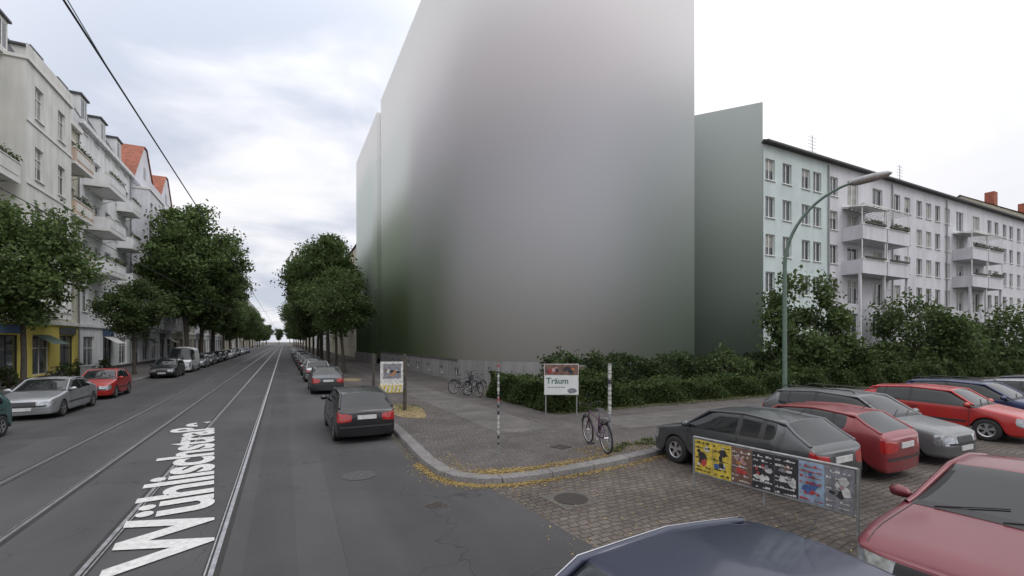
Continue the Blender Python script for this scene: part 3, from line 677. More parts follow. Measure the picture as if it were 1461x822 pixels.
# ---------------------------------------------------------------- cars
def interp(P,x):
    P=sorted(P)
    if x<=P[0][0]: return P[0][1]
    for (a,b),(c,d) in zip(P,P[1:]):
        if x<=c: return b+(d-b)*(x-a)/(c-a) if c>a else d
    return P[-1][1]
def make_car(name,kind,L,W,H,mp,x,y,heading,lvl=2,zr=None,chrome=False):
    F=L/2; R=.31; Ra=.355; xf=F-.80; xw=-F+.74
    if kind=='hatch': xc=F-.98; r1=xc-.62; r2=-F+.62; r3=-F+.14; zr=zr or .98
    elif kind=='sedan': xc=F-1.22; r1=xc-.72; r2=-F+1.25; r3=-F+.62; zr=zr or 1.0
    elif kind=='wagon': xc=F-1.12; r1=xc-.72; r2=-F+.5; r3=-F+.12; zr=zr or 1.0
    elif kind=='van': xc=F-.45; r1=xc-.75; r2=-F+.12; r3=-F+.05; zr=zr or 1.15; R=.34; Ra=.4
    hood=.74 if kind!='van' else 1.0
    top=[(F,hood-.05),(F-.25,hood+.06),(xc,.95 if kind!='van' else 1.15),(r1,H-.05),((r1+r2)/2,H),(r2,H-.06),(r3,zr),(-F,zr-.12)]
    beltl=[(F,.7),(xc,.90),(-F,.97)] if kind!='van' else [(F,.9),(xc,1.12),(-F,1.15)]
    wid=[(F,.78),(F-.12,.91),(F-.5,.985),(0,1),(-F+.5,.98),(-F+.1,.93),(-F,.86)]
    xb=(r1+r2)/2+.05
    sx={F,F-.07,F-.25,xc,xc-.12,r1,xb-.04,xb+.04,(r1+xb)/2,r2,r3,-F+.06,-F,(xb+r2)/2}
    if kind in('wagon','hatch'): sx|={r2+.42,r2+.34}
    if kind=='sedan': sx|={r2+.1}
    for w in(xf,xw):
        for k in(-1.06,-1,-.8,-.45,0,.45,.8,1,1.06): sx.add(w+Ra*k)
    S=[]
    for s in sorted(sx,reverse=True):
        if not S or S[-1]-s>.028: S.append(s)
    S[-1]=-F
    bm=bmesh.new(); rings=[]
    def sec(s):
        hw=W/2*interp(wid,s); zt=interp(top,s); zb=.2
        a=zb
        for w in(xf,xw):
            if abs(s-w)<=Ra*1.001: a=max(a,R+math.sqrt(max(0,Ra*Ra-(s-w)**2)))
        belt=min(interp(beltl,s),zt-.035)
        g=max(0,min(1,(zt-belt)/(H-.95)))
        h5=hw*(.93-.19*g) if kind!='van' else hw*(.95-.07*g); z5=belt+(zt-belt)*(.55+.36*g)
        z3=max(interp([(F,.46),(F-.5,.5),(0,.5),(-F,.6)],s),a+.035); z3=min(z3,belt-.03)
        def sh(z):
            if s>F-.02: return s-(z-.45)*.3 if z>.45 else s-(.45-z)*.18
            if s<-F+.02: return s+(z-.5)*(.12) if z>.5 else s+(.5-z)*.12
            return s
        P=[(0,zb if a<=zb else a),(hw-.22,a),(hw*.985,a),(hw*1.0,z3),(hw*.965,belt),(h5,z5),(h5*.62,zt-.012*(1+g)),(0,zt)]
        return [(sh(z),yy,z) for yy,z in P]
    secs=[sec(s) for s in S]
    for P in secs:
        r=[bm.verts.new(p) for p in P]; l=[r[0]]+[bm.verts.new((p[0],-p[1],p[2])) for p in P[1:-1]]+[r[-1]]
        rings.append((r,l))
    MI={'p':0,'g':1,'k':2,'h':3,'t':4,'u':5}
    def face(vs,m):
        try: f=bm.faces.new(vs); f.material_index=MI[m]; f.smooth=True
        except ValueError: pass
    def fmat(s0,s1,k):
        mid=(s0+s1)/2
        if k<=1: return 'u'
        if k==3 and s0>F-.1: return 'h'
        if k==3 and s1<-F+.08: return 't'
        if k==4:
            if kind=='van':
                return 'g' if r1-1.1<mid<xc-.05 else 'p'
            if xc-.0>mid>r2+(.1 if kind!='sedan' else -.25):
                if xb-.05<mid<xb+.05: return 'k'
                if kind in('wagon','hatch') and r2+.33<mid<r2+.43: return 'k'
                return 'g'
            return 'p'
        if k in(5,6):
            if r1<mid<xc: return 'g'
            if kind!='van' and r3<mid<r2: return 'g'
        return 'p'
    for i in range(len(S)-1):
        (a,al),(b,bl)=rings[i],rings[i+1]
        for k in range(7):
            mm=fmat(S[i],S[i+1],k)
            face([a[k],a[k+1],b[k+1],b[k]],mm); face([al[k+1],al[k],bl[k],bl[k+1]],mm)
    for end,(r,l) in((1,rings[0]),(-1,rings[-1])):
        cols=[]
        for k in range(1,7):
            c=.55; cr=bm.verts.new((r[k].co.x+.05*end,r[k].co.y*c,r[k].co.z)); cl=bm.verts.new((r[k].co.x+.05*end,-r[k].co.y*c,r[k].co.z)); cols.append((r[k],cr,cl,l[k]))
        for j in range(5):
            A,B=cols[j],cols[j+1]; k=j+1
            for c in range(3):
                mm='p'
                if k==3: mm=('h' if end==1 else 't') if c!=1 else ('k' if end==1 else 'p')
                if k==1 : mm='k' if end==1 else 'p'
                face([A[c],A[c+1],B[c+1],B[c]],mm)
        face([r[6],cols[-1][1],cols[-1][2],l[6],r[7]],'p'); face([r[1],cols[0][1],cols[0][2],l[1],r[0]],'u')
    bmesh.ops.recalc_face_normals(bm,faces=bm.faces)
    cl=bm.edges.layers.float.get('crease_edge') or bm.edges.layers.float.new('crease_edge')
    for e in bm.edges:
        ms={f.material_index for f in e.link_faces}
        if len(ms)>1: e[cl]=.75
    me=bpy.data.meshes.new('tmp'); bm.to_mesh(me); bm.free()
    ob=bpy.data.objects.new('tmp',me); COL.objects.link(ob); md=ob.modifiers.new('s','SUBSURF'); md.levels=lvl; md.render_levels=lvl
    dg=bpy.context.evaluated_depsgraph_get(); ev=ob.evaluated_get(dg); em=ev.to_mesh()
    ML=[mp,M_carglass,M_black,M_lamp,M_tail,M_rubber]
    vs=[tuple(v.co) for v in em.vertices]; fs=[tuple(p.vertices) for p in em.polygons]; ms=[ML[p.material_index] for p in em.polygons]
    ev.to_mesh_clear(); bpy.data.objects.remove(ob); bpy.data.meshes.remove(me)
    bvh=BVHTree.FromPolygons(vs,fs)
    mb=MB(); mb.raw(vs,fs,ms,True)
    def side(s,z,sg=1):
        h=bvh.ray_cast(Vector((s,sg*3,z)),Vector((0,-sg,0)))
        return h[0].y if h[0] else None
    def endx(yy,z,sg=1):
        h=bvh.ray_cast(Vector((sg*5,yy,z)),Vector((-sg,0,0)))
        return h[0].x if h[0] else None
    def topz(s,yy):
        h=bvh.ray_cast(Vector((s,yy,4)),Vector((0,0,-1)))
        return h[0].z if h[0] else None
    rail=[p for p,s in zip(secs,S) if r3-.001<=s<=xc+.001]
    if kind!='van':
        for sg in(1,-1):
            pts=[(p[5][0],p[5][1]*sg*.975,p[5][2]-.012) for p in rail]
            mb.tube(pts,.034,mp,8,False)
            if chrome: mb.tube([(p[0],p[1]+sg*.03,p[2]+.012) for p in pts],.014,M_chrome,6,False)
        for sg in(1,-1):
            prev=None
            for k in range(9):
                s=F-.12-(F-.12-xc)*k/8; yq=sg*W*.405*interp(wid,s); z=topz(s,yq)
                if z and prev: mb.poly([(prev[0],prev[1]-.005,prev[2]+.004),(prev[0],prev[1]+.005,prev[2]+.004),(s,yq+.005,z+.004),(s,yq-.005,z+.004)],M_black)
                prev=(s,yq,z) if z else None
        prev=None
        for k in range(11):
            yq=-W*.4+W*.8*k/10; z=topz(xc+.02,yq); z2=topz(xc-.07,yq)
            if z and z2:
                if prev: mb.poly([(xc+.02,prev[0],prev[1]+.005),(xc+.02,yq,z+.005),(xc-.07,yq,z2+.005),(xc-.07,prev[0],prev[2]+.005)],M_black)
                prev=(yq,z,z2)
    for sg in(1,-1):
        for s in([xc-.18,xb,r2+.05] if kind!='van' else [xc-.3,r1-.9]):
            prev=None
            for k in range(9):
                z=.27+(min(.9,interp(beltl,s)-.03)-.27)*k/8; yy=side(s,z,sg)
                if yy is None: prev=None; continue
                cur=(yy+sg*.004,z)
                if prev: mb.poly([(s-.006,prev[0],prev[1]),(s+.006,prev[0],prev[1]),(s+.006,cur[0],cur[1]),(s-.006,cur[0],cur[1])],M_black)
                prev=cur
        prev=None; a=xw+Ra+.06; b2=xf-Ra-.06
        for k in range(9):
            s=a+(b2-a)*k/8; yy=side(s,.5,sg)
            if yy is None: prev=None; continue
            if prev: mb.poly([(prev[0],prev[1]+sg*.012,.475),(s,yy+sg*.012,.475),(s,yy+sg*.012,.53),(prev[0],prev[1]+sg*.012,.53)],M_black); mb.poly([(prev[0],prev[1]-sg*.01,.53),(s,yy-sg*.01,.53),(s,yy+sg*.012,.53),(prev[0],prev[1]+sg*.012,.53)],M_black)
            prev=(s,yy)
        for s in(xb+.12,r2+.25):
            yy=side(s,.80,sg)
            if yy: mb.box((s,yy+sg*.012,.80),(.17,.03,.028),M_black if kind!='sedan' else mp)
        yy=W/2*.93
        mz=.97 if kind!='van' else 1.25; mh=.13 if kind!='van' else .25
        mb.tube([(xc-.2,sg*(yy+.0),mz-.02),(xc-.2,sg*(yy+.05),mz),(xc-.2,sg*(yy+.12),mz+.01),(xc-.2,sg*(yy+.19),mz),(xc-.2,sg*(yy+.205),mz-.01)],[.03,.065*mh/.13,.075*mh/.13,.06*mh/.13,.02],M_black if kind in('van',) else mp,10)
        for w in(xf,xw):
            cy=sg*(W/2-.115); n=24; prof=[(.19,.085),(.285,.10),(R-.006,.08),(R,.05),(R,-.05),(R-.006,-.08),(.285,-.1),(.1,-.1)]
            vv=[];ff=[]
            for i in range(n):
                t=2*math.pi*i/n
                for (r,o) in prof: vv.append((w+r*math.cos(t),cy+sg*o,R+r*math.sin(t)))
            k=len(prof)
            for i in range(n):
                for j in range(k-1): ff.append((i*k+j,((i+1)%n)*k+j,((i+1)%n)*k+j+1,i*k+j+1))
            mb.raw(vv,ff,[M_rubber]*len(ff),True)
            fy=cy+sg*.07
            for i in range(20):
                t0,t1=2*math.pi*i/20,2*math.pi*(i+1)/20; sp=(i%4 in(0,1))
                yin=fy if sp else fy-sg*.05
                mb.poly([(w+r*math.cos(t),yi,R+r*math.sin(t)) for r,t,yi in((.06,t0,fy),(.165,t0,yin),(.165,t1,yin),(.06,t1,fy))],M_chrome if sp else M_black)
                mb.poly([(w+r*math.cos(t),yi,R+r*math.sin(t)) for r,t,yi in((.165,t0,fy),(.195,t0,fy+sg*.012),(.195,t1,fy+sg*.012),(.165,t1,fy))],M_chrome)
            mb.poly([(w+.06*math.cos(2*math.pi*i/12),fy+sg*.008,R+.06*math.sin(2*math.pi*i/12)) for i in range(12)],M_chrome)
            mb.box((w,sg*(W/2-.32),R+.06),(.5,.12,.5),M_rubber)
    for sg,z in((1,.40),(-1,.72 if kind in('hatch','sedan') else .5)):
        xx=endx(0,z,sg)
        if xx: mb.box((xx+sg*.012,0,z),(.02,.5,.11),M_plate)
    for sg in(1,-1):
        prev=None
        z=.5 if sg==1 else .47
        for k in range(13):
            yy=-W*.42+W*.84*k/12; xx=endx(yy,z,sg)
            if xx is None: continue
            if prev and abs(xx-prev[0])<.2: mb.poly([(prev[0]+sg*.008,prev[1],z-.03),(xx+sg*.008,yy,z-.03),(xx+sg*.008,yy,z+.02),(prev[0]+sg*.008,prev[1],z+.02)],M_black)
            prev=(xx,yy)
    if kind!='van':
        for q in(-.5,.05):
            pts=[(xc-.0-.18*k/4,q+.55*k/4) for k in range(5)]
            P3=[(a_,b_,(topz(a_,b_) or 1)+.018) for a_,b_ in pts]; mb.tube(P3,.008,M_black,5)
        mb.tube([(r2+.15,0,H-.02),(r2-.0,0,H+.12)],.006,M_black,5)
    if kind=='wagon':
        for sg in(1,-1): mb.tube([(r1-.1,sg*W*.34,H-.02),(r1-.2,sg*W*.34,H+.04),(r2+.2,sg*W*.34,H+.04),(r2+.05,sg*W*.34,H-.03)],.015,M_black,6)
    return mb.build(name,(x,y,0),heading)

PB=lambda n,c,m=.3: paint('paint_'+n,c,m)
c_black=PB('black',(.012,.012,.014)); c_silver=PB('silver',(.34,.355,.37),.6); c_red=PB('red',(.34,.016,.014),.1); c_teal=PB('teal',(.04,.11,.11)); c_grey=PB('grey',(.07,.074,.078),.5)
c_maroon=PB('maroon',(.13,.014,.022),.3); c_dgrey=PB('dark_grey',(.04,.044,.046),.4); c_blue=PB('blue',(.018,.03,.09)); c_navy=PB('navy',(.018,.024,.05),.3); c_white=PB('white',(.55,.56,.57),0); c_rose=PB('dull_red',(.19,.022,.027),.2)
c_mid=PB('mid_grey',(.13,.135,.14),.5)
U=math.pi/2
make_car('parked_car','hatch',4.15,1.68,1.41,c_black,2.05,15.1,U)
make_car('parked_car','sedan',4.4,1.7,1.42,c_dgrey,2.1,28.0,U,1)
yy=36
for c,k in zip([c_silver,c_black,c_mid,c_dgrey,c_silver,c_blue,c_black,c_mid,c_white,c_dgrey,c_black,c_silver],['hatch','sedan','wagon','hatch','sedan','hatch','wagon','hatch','sedan','hatch','wagon','sedan']):
    make_car('parked_car',k,4.2,1.7,1.44,c,2.1,yy,U,1); yy+=random.uniform(5.2,7)
make_car('parked_car','wagon',4.2,1.68,1.45,c_teal,-8.2,17.3,-U)
make_car('parked_car','sedan',4.5,1.74,1.40,c_silver,-8.2,24.2,-U)
make_car('parked_car','hatch',3.6,1.6,1.42,c_red,-8.2,30.0,-U)
make_car('parked_car','wagon',4.3,1.7,1.5,c_black,-8.2,44.5,-U,1)
make_car('delivery_van','van',5.2,1.95,2.3,c_white,-8.3,51.5,-U,1)
yy=59
for c,k in zip([c_silver,c_mid,c_dgrey,c_black,c_white,c_mid,c_black,c_silver,c_dgrey,c_blue],['hatch','sedan','wagon','hatch','sedan','hatch','wagon','hatch','sedan','hatch']):
    make_car('parked_car',k,4.2,1.7,1.45,c,-8.2,yy,-U,1); yy+=random.uniform(6,9)
make_car('parked_car','hatch',3.9,1.64,1.40,c_grey,8.85,6.55,U)
make_car('parked_car','hatch',3.85,1.62,1.36,c_rose,11.2,6.6,U+.03)
make_car('parked_car','wagon',4.5,1.74,1.46,c_mid,13.9,6.9,-U-.03)
make_car('parked_car','hatch',4.2,1.74,1.42,c_red,18.4,6.8,-U+.04)
make_car('parked_car','wagon',4.4,1.74,1.45,c_blue,21.6,6.9,-U)
make_car('parked_car','hatch',4.2,1.7,1.42,c_silver,24.4,6.9,U)
make_car('parked_car','sedan',4.4,1.74,1.42,c_navy,27.4,6.9,-U,1)
make_car('parked_car','hatch',4.1,1.7,1.42,c_red,31,6.9,U,1)
make_car('parked_car','hatch',4.1,1.7,1.42,c_white,34,6.9,U,1)
make_car('car','sedan',4.2,1.7,1.42,c_maroon,7.4,1.95,math.pi)
make_car('car','hatch',3.8,1.66,1.47,c_navy,2.05,1.88,math.pi,chrome=True)

# ---------------------------------------------------------------- street furniture
mb=MB(); bx,by=15.7,10.0; d=Vector((1.25,-2.3)).normalized()
mb.tube([(bx,by,.1),(bx,by,1.1)],.10,M_lampgreen,14); mb.tube([(bx,by,1.1),(bx,by,1.18)],[.10,.07],M_lampgreen,14)
pts=[(bx,by,1.15),(bx,by,3.5),(bx,by,5.4)]
for k in range(1,13):
    t=k/12*math.radians(78); R_=2.35
    q=R_*(1-math.cos(t)); pts.append((bx+d.x*q,by+d.y*q,5.4+R_*math.sin(t)*1.12))
mb.tube(pts,[.075,.072,.065]+[.06-.0018*k for k in range(12)],M_lampgreen,12)
e=Vector(pts[-1])
prof=[(-.05,.05,.05),(.05,.12,.10),(.2,.17,.13),(.6,.18,.13),(.95,.12,.09),(1.05,.02,.02)]
side_=Vector((-d.y,d.x,0)); fwd=Vector((d.x,d.y,.12)).normalized(); up=side_.cross(fwd); up=up if up.z>0 else -up
n=12; V=[];Fc=[]
for (l,w,h) in prof:
    for k in range(n):
        t=2*math.pi*k/n; V.append(tuple(e+fwd*l+side_*w*math.cos(t)+up*h*math.sin(t)))
for i in range(len(prof)-1):
    for k in range(n): Fc.append((i*n+k,i*n+(k+1)%n,(i+1)*n+(k+1)%n,(i+1)*n+k))
M_diff=mat('lamp_diffuser',(.30,.28,.26),.3,var=.15,scale=8)
mb.raw(V,Fc,[ (M_diff if (k%12) in(6,7,8,9,10,11) and 1<=k//12<=3 else M_galv) for k in range(len(Fc))],True)
mb.build('street_lamp')
M_rw_r=mat('sticker_red',(.30,.05,.04),.6,var=.35,scale=30); M_rw_w=mat('sticker_white',(.42,.42,.40),.6,var=.35,scale=30)
mb=MB(); mb.tube([(4.56,9.83,.1),(4.56,9.83,2.28)],.024,M_galv,10); z=.35
while z<2.2:
    h=random.uniform(.03,.09); mb.tube([(4.56,9.83,z),(4.56,9.83,z+h)],.027,random.choice([M_rw_r,M_rw_w,M_rw_w,M_black]),10); z+=h+random.uniform(.01,.12)
mb.tube([(4.56,9.83,.1),(4.56,9.83,.16)],.045,M_galv,10); mb.build('sign_post')
mb=MB(); mb.tube([(7.25,9.05,.1),(7.25,9.05,2.25)],.042,M_galv,10); z=1.0
while z<2.15:
    h=random.uniform(.04,.12); mb.tube([(7.25,9.05,z),(7.25,9.05,z+h)],.0455,random.choice([M_rw_w,M_rw_w,M_rw_w,M_black]),10); z+=h+random.uniform(.0,.08)
mb.build('sign_post')
# street tree trunks cut short at the tree pits, crowns left out
for (x_,y_,h_) in((4.2,17.7,2.15),(4.35,25.5,2.0)):
    mb=MB(); mb.tube([(0,0,0),(.01,0,h_*.5),(.0,.01,h_)],[.075,.065,.06],M_bark,10); mb.tube([(0,0,h_),(0,0,h_+.03)],[.06,.03],M_bark,10); mb.build('trunk_stub',(x_,y_,.11))

def bicycle(x,y,heading,mf,lean=.08,s=1):
    mb=MB(); R=.34; xa,xb_=-.53,.53
    for w in(xa,xb_):
        mb.torus((w,0,R),(0,1,0),R-.02,.02,M_rubber); mb.torus((w,0,R),(0,1,0),R-.045,.008,M_chrome,28,4)
        for k in range(14):
            t=2*math.pi*k/14; mb.tube([(w,.02*(-1)**k,R),(w+(R-.05)*math.cos(t),0,R+(R-.05)*math.sin(t))],.0022,M_chrome,3,False)
        mb.tube([(w,-.05,R),(w,.05,R)],.025,M_chrome,8)
        mb.tube([(w+(R+.03)*math.cos(t),0,R+(R+.03)*math.sin(t)) for t in [math.radians(q) for q in range(20,170,15)]],.018,M_black,5)
    bb=(-.08,0,.29); st=(-.22,0,.78); hd=(.36,0,.82); hb=(.40,0,.68)
    for a,b in((bb,st),(bb,hb),((-.19,0,.68),hd),(bb,(xa,.04,R)),(bb,(xa,-.04,R)),((-.2,0,.72),(xa,.04,R)),((-.2,0,.72),(xa,-.04,R)),(hb,(xb_,.045,R)),(hb,(xb_,-.045,R)),(hb,(.33,0,.98))): mb.tube([a,b],.016,mf,8)
    mb.tube([(-.22,0,.78),(-.25,0,.92)],.013,M_chrome,8)
    mb.box((-.26,0,.94),(.26,.15,.05),M_black,0,.8)
    mb.tube([(.22,-.29,1.0),(.30,-.26,1.03),(.34,-.08,1.0),(.34,.08,1.0),(.30,.26,1.03),(.22,.29,1.0)],.013,M_black,7)
    mb.torus(bb,(0,1,0),.09,.008,M_chrome,18,4); mb.tube([(-.08,.06,.29),(-.02,.08,.14)],.01,M_chrome,5); mb.tube([(-.08,-.06,.29),(-.14,-.08,.44)],.01,M_chrome,5)
    mb.box((-.02,.12,.14),(.1,.09,.02),M_black); mb.box((-.14,-.12,.44),(.1,.09,.02),M_black)
    mb.tube([(xa-.18,0,.72),(-.25,0,.72)],.01,M_black,5); mb.box((-.5,0,.73),(.36,.14,.015),M_black); mb.tube([(xa,.06,R),(-.62,.06,.72)],.006,M_black,4)
    o=mb.build('bicycle',(x,y,.12),heading); o.rotation_euler=(lean,0,heading); o.scale=(s,s,s)
bf1=mat('bike_purple',(.07,.03,.065),.4,var=.1); bf2=mat('bike_black',(.02,.02,.025),.4,var=.1); bf3=mat('bike_grey',(.12,.13,.14),.4,var=.1)
bicycle(7.02,9.25,math.radians(76),bf1,-.06,1.08)
bicycle(8.25,20.7,math.radians(100),bf2,.1); bicycle(8.6,21.4,math.radians(25),bf3,.05); bicycle(8.3,22.3,math.radians(10),bf2,.05); bicycle(9.4,23.8,math.radians(60),bf2,-.08)
bicycle(-13.6,40.5,math.radians(80),bf2,.05)

# poster railing
rnd=random.Random(5)
pc={k:mat('poster_'+k,v,.55,var=.35,scale=9) for k,v in dict(yellow=(.50,.38,.05),black=(.025,.025,.03),white=(.50,.50,.49),red=(.33,.04,.04),blue=(.05,.10,.26),lblue=(.22,.30,.40),brown=(.14,.08,.06),orange=(.38,.15,.05),grey=(.18,.18,.2),pink=(.4,.25,.26)).items()}
A=Vector((7.07,6.28,0)); B=Vector((7.36,3.62,0)); u=(B-A).normalized(); Lr=(B-A).length; nn=Vector((-u.y,u.x,0))
if nn.x>0: nn=-nn
mb=MB(); f=FR(mb,A,u,nn)
for c in(0,Lr): mb.tube([f.P(c,0),f.P(c,.97)],.022,M_galv,8)
mb.tube([f.P(0,.96),f.P(Lr,.96)],.022,M_galv,8); mb.tube([f.P(0,.28),f.P(Lr,.28)],.02,M_galv,8)
mb.tube([f.P(Lr/2,0),f.P(Lr/2,.28)],.018,M_galv,8)
f.box(.03,Lr-.03,.30,.94,.02,.03,pc['grey'])
n=7; w=(Lr-.08)/n; bg=['yellow','yellow','brown','black','black','lblue','grey']
def blob(a0,a1,z0,z1,c,d,k=9):
    ca,cz=(a0+a1)/2,(z0+z1)/2; rr=[rnd.uniform(.65,1.05) for _ in range(k)]
    mb.poly([f.P(ca+(a1-a0)/2*rr[q]*math.cos(2*math.pi*q/k),cz+(z1-z0)/2*rr[q]*math.sin(2*math.pi*q/k),d) for q in range(k)],pc[c])
pal=[['black','red','white'],['black','blue','white'],['red','orange','pink','white'],['white','red','grey'],['white','grey','brown'],['red','white','blue'],['white','black','pink']]
for i in range(n):
    a=.04+i*w; dz=rnd.uniform(-.01,.01); f.box(a+.004,a+w-.004,.31+dz,.93+dz*.5,.031,.034,pc[bg[i]])
    dd=.036
    for k in range(8):
        a0=a+w*rnd.uniform(.03,.6); a1=min(a+w*.97,a0+w*rnd.uniform(.15,.5)); z0=.36+rnd.uniform(.05,.35); z1=min(.91,z0+rnd.uniform(.05,.2))
        blob(a0,a1,z0,z1,rnd.choice(pal[i]),dd,rnd.choice([4,6,7,9])); dd+=.0012
    for k in range(7):
        zz=.33+.085*k+rnd.uniform(0,.03); x=a+w*.06
        if 2<=k<=4 and rnd.random()<.6: continue
        while x<a+w*.85:
            l=rnd.uniform(.015,.05)
            if rnd.random()<.8: f.q(x,min(x+l,a+w*.94),zz,zz+rnd.choice([.012,.02,.035]),dd,pc[pal[i][0] if bg[i] in('yellow','lblue') else 'white'])
            x+=l+.008
        dd+=.0005
mb.build('poster_railing')

def text_mesh(s,size,m,loc,rot,name,parent=None,off=.0):
    cu=bpy.data.curves.new('t','FONT'); cu.body=s; cu.size=size; cu.offset=off
    to=bpy.data.objects.new('t',cu); COL.objects.link(to); dg=bpy.context.evaluated_depsgraph_get()
    me=bpy.data.meshes.new_from_object(to.evaluated_get(dg)); bpy.data.objects.remove(to)
    me.materials.clear(); me.materials.append(m); o=bpy.data.objects.new(name,me); COL.objects.link(o); o.location=loc; o.rotation_euler=rot
    if parent: o.parent=parent
    return o
bb=bpy.data.objects.new('advertising_board',None); COL.objects.link(bb); bb.location=(9.0,13.98,0); bb.rotation_euler=(0,0,math.radians(-28))
mb=MB(); f=FR(mb,(0,0,0),(1,0,0),(0,-1,0))
f.box(-.62,.62,.86,1.98,0,.05,pc['white']); f.box(-.6,.6,1.58,1.96,.052,.056,pc['brown'])
for k in range(14): x=-.58+rnd.uniform(0,1.0); z0=1.59+rnd.uniform(0,.15); blob(x,x+rnd.uniform(.1,.2),z0,z0+rnd.uniform(.1,.2),rnd.choice(['red','black','black','orange','pink']),.058+.001*k)
f.box(-.6,.6,.88,1.56,.052,.055,mat('board_white',(.55,.57,.56),.6,var=.05)); blob(.2,.58,.9,1.12,'grey',.0565)
for x in(-.56,.56): mb.tube([f.P(x,0,-.03),f.P(x,1.98,-.03)],.025,M_galv,6)
mb.build('panel',parent=bb)
text_mesh('Träum',.30,mat('sign_green',(.03,.10,.07),.5,var=0),(-.55,-.06,1.27),(U,0,0),'lettering',bb,.004)
mb=MB(); f=FR(mb,(0,0,0),(1,0,0),(0,-1,0)); x=-.5
while x<.1: l=rnd.uniform(.02,.06); f.box(x,x+l,1.12,1.155,.0565,.058,pc['grey']); x+=l+.015
mb.build('small_print',parent=bb)
mb=MB(); f=FR(mb,(0,0,0),(1,0,0),(0,-1,0)); f.box(-.4,.4,1.0,1.8,0,.04,pc['grey']); f.box(-.36,.36,1.05,1.75,.042,.046,pc['brown']); blob(-.3,0,1.1,1.7,'white',.048); blob(.05,.3,1.2,1.6,'black',.05)
for x in(-.35,.35): mb.tube([f.P(x,0,-.03),f.P(x,1.8,-.03)],.02,M_galv,6)
mb.build('notice_board',(11.0,15.9,0),math.radians(-20))
mb=MB(); f=FR(mb,(0,0,0),(1,0,0),(0,-1,0))
f.box(-.62,.62,.12,.5,0,.45,pc['yellow']); f.box(-.6,.6,.5,1.72,.1,.35,pc['white']); f.box(-.45,.45,.85,1.62,.352,.358,pc['grey'])
for k in range(10): x=-.42+rnd.uniform(0,.6); z0=.88+rnd.uniform(0,.5); blob(x,x+rnd.uniform(.15,.3),z0,z0+rnd.uniform(.12,.25),rnd.choice(['black','orange','brown','white','lblue']),.36+.001*k)
for k in range(6): x=-.6+.2*k; mb.poly([f.P(x,.14,.453),f.P(x+.1,.14,.453),f.P(x+.18,.48,.453),f.P(x+.08,.48,.453)],pc['white'])
mb.build('advertising_stand',(5.15,24.5,0),math.radians(-12))
mb=MB(); mb.box((0,0,.7),(.45,.9,1.2),M_galv,0,.98); mb.box((0,0,1.33),(.52,.98,.06),M_galv); mb.box((.232,0,.7),(.01,.02,1.1),M_black); mb.build('electrical_cabinet',(-10.1,34.5,.06))
for yb in(21,27.5,33.5,38):
    mb=MB(); mb.tube([(0,0,0),(0,0,.9)],[.05,.045],M_galv,10); mb.tube([(0,0,.9),(0,0,.95)],[.055,.02],M_rw_w,10); mb.build('bollard',(-9.75,yb,.11))
# catenary
mb=MB()
def wire(p,q,r,m,sag=0,n=14):
    p,q=Vector(p),Vector(q); mb.tube([p.lerp(q,k/n)-Vector((0,0,sag*4*(k/n)*(1-k/n))) for k in range(n+1)],r,m,5,False)
for X,m in((-1.5,M_wire),(-4.3,M_wire)):
    for k in range(12): wire((X,-10+30*k,5.4),(X,20+30*k,5.4),.009,m,.0)
wire((-3.2,2,8.8),(-3.35,13,8.6),.010,M_wiregreen)
for k in range(1,10):
    y=20+30*k; wire((-14.9,y,9),(-4.3,y,5.75),.009,M_wire,.05); wire((-4.3,y,5.75),(-1.5,y,5.7),.009,M_wire); wire((-1.5,y,5.7),(10.4,y,8.6),.009,M_wire,.05)
    for X in(-4.3,-1.5): wire((X,y,5.72),(X,y,5.42),.008,M_wire)
mb.build('tram_overhead_wires')
mb=MB(); wire((60,30,19.5),(140,20,24),.02,M_wire,.5); mb.build('overhead_cable')

# ---------------------------------------------------------------- sky and light
w=bpy.data.worlds.new('World'); scene.world=w; w.use_nodes=True; nt=w.node_tree
bg=nt.nodes['Background']; bg.inputs['Strength'].default_value=.1
tc=N(nt,'ShaderNodeTexCoord'); sky=N(nt,'ShaderNodeTexSky',sky_type='NISHITA'); sky.sun_disc=False; sky.sun_elevation=math.radians(48); sky.sun_rotation=math.radians(150)
sp=N(nt,'ShaderNodeSeparateXYZ'); nt.links.new(tc.outputs['Generated'],sp.inputs[0])
az=N(nt,'ShaderNodeMath',operation='ADD'); az.inputs[1].default_value=.22; ab=N(nt,'ShaderNodeMath',operation='ABSOLUTE'); nt.links.new(sp.outputs['Z'],ab.inputs[0]); nt.links.new(ab.outputs[0],az.inputs[0])
dv=N(nt,'ShaderNodeMath',operation='DIVIDE'); dv.inputs[0].default_value=1; nt.links.new(az.outputs[0],dv.inputs[1])
vs_=N(nt,'ShaderNodeVectorMath',operation='SCALE'); nt.links.new(tc.outputs['Generated'],vs_.inputs[0]); nt.links.new(dv.outputs[0],vs_.inputs['Scale'])
no=N(nt,'ShaderNodeTexNoise'); no.inputs['Scale'].default_value=1.5; no.inputs['Detail'].default_value=6; no.inputs['Roughness'].default_value=.5; no.inputs['Distortion'].default_value=.35
nt.links.new(vs_.outputs[0],no.inputs['Vector'])
dt=N(nt,'ShaderNodeVectorMath',operation='DOT_PRODUCT'); dt.inputs[1].default_value=(-.03,.94,.34); nt.links.new(tc.outputs['Generated'],dt.inputs[0])
mk=N(nt,'ShaderNodeMapRange',interpolation_type='SMOOTHSTEP'); mk.inputs['From Min'].default_value=.87; mk.inputs['From Max'].default_value=.985; nt.links.new(dt.outputs['Value'],mk.inputs['Value'])
mr=N(nt,'ShaderNodeMapRange',interpolation_type='SMOOTHSTEP'); mr.inputs['From Min'].default_value=.37; mr.inputs['From Max'].default_value=.6; nt.links.new(no.outputs['Fac'],mr.inputs['Value'])
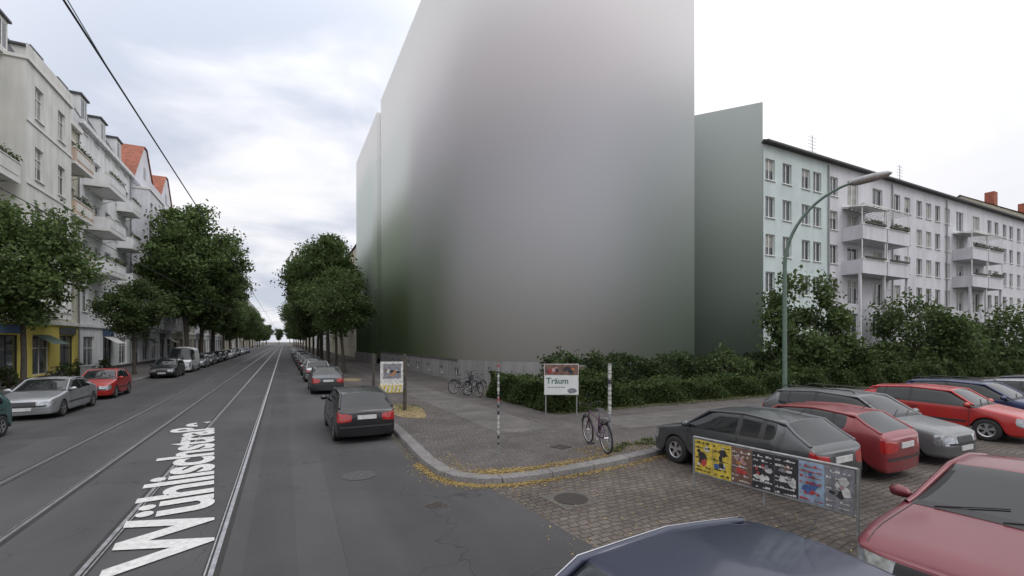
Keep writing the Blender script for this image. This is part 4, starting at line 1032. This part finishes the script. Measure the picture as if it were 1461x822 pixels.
mk2=N(nt,'ShaderNodeMath',operation='MULTIPLY_ADD'); mk2.inputs[1].default_value=.82; mk2.inputs[2].default_value=.18; nt.links.new(mk.outputs[0],mk2.inputs[0])
mm=N(nt,'ShaderNodeMath',operation='MULTIPLY'); nt.links.new(mr.outputs[0],mm.inputs[0]); nt.links.new(mk2.outputs[0],mm.inputs[1])
cm=N(nt,'ShaderNodeMix',data_type='RGBA'); cm.inputs[6].default_value=(10.1,10.0,10.3,1); cm.inputs[7].default_value=(5.9,6.4,7.5,1); nt.links.new(mm.outputs[0],cm.inputs[0])
zb=N(nt,'ShaderNodeMath',operation='MULTIPLY_ADD'); zb.inputs[1].default_value=1.25; zb.inputs[2].default_value=.96
z2=N(nt,'ShaderNodeMath',operation='POWER'); z2.inputs[1].default_value=2; nt.links.new(ab.outputs[0],z2.inputs[0]); nt.links.new(z2.outputs[0],zb.inputs[0])
cs=N(nt,'ShaderNodeVectorMath',operation='SCALE'); nt.links.new(cm.outputs[2],cs.inputs[0]); nt.links.new(zb.outputs[0],cs.inputs['Scale'])
fm=N(nt,'ShaderNodeMix',data_type='RGBA'); fm.inputs[0].default_value=.94; nt.links.new(sky.outputs[0],fm.inputs[6]); nt.links.new(cs.outputs[0],fm.inputs[7])
nt.links.new(fm.outputs[2],bg.inputs['Color'])
sl=bpy.data.lights.new('sun','SUN'); sl.energy=.7; sl.angle=math.radians(25); sl.color=(1,.985,.96); so=bpy.data.objects.new('sun',sl); COL.objects.link(so)
el=math.radians(48); azm=math.radians(150); dirv=Vector((math.sin(azm)*math.cos(el),math.cos(azm)*math.cos(el),math.sin(el)))
so.rotation_euler=dirv.to_track_quat('Z','Y').to_euler()

cam=bpy.data.cameras.new('camera'); co=bpy.data.objects.new('camera',cam); COL.objects.link(co); scene.camera=co
co.location=(0,0,2.8); co.rotation_euler=(math.radians(90),0,math.radians(-26.6)); cam.sensor_width=36; cam.lens=36*650/1461; cam.shift_y=76/1461; cam.clip_end=3000; cam.clip_start=.1
scene.view_settings.view_transform='Standard'; scene.view_settings.look='None'; scene.view_settings.exposure=0
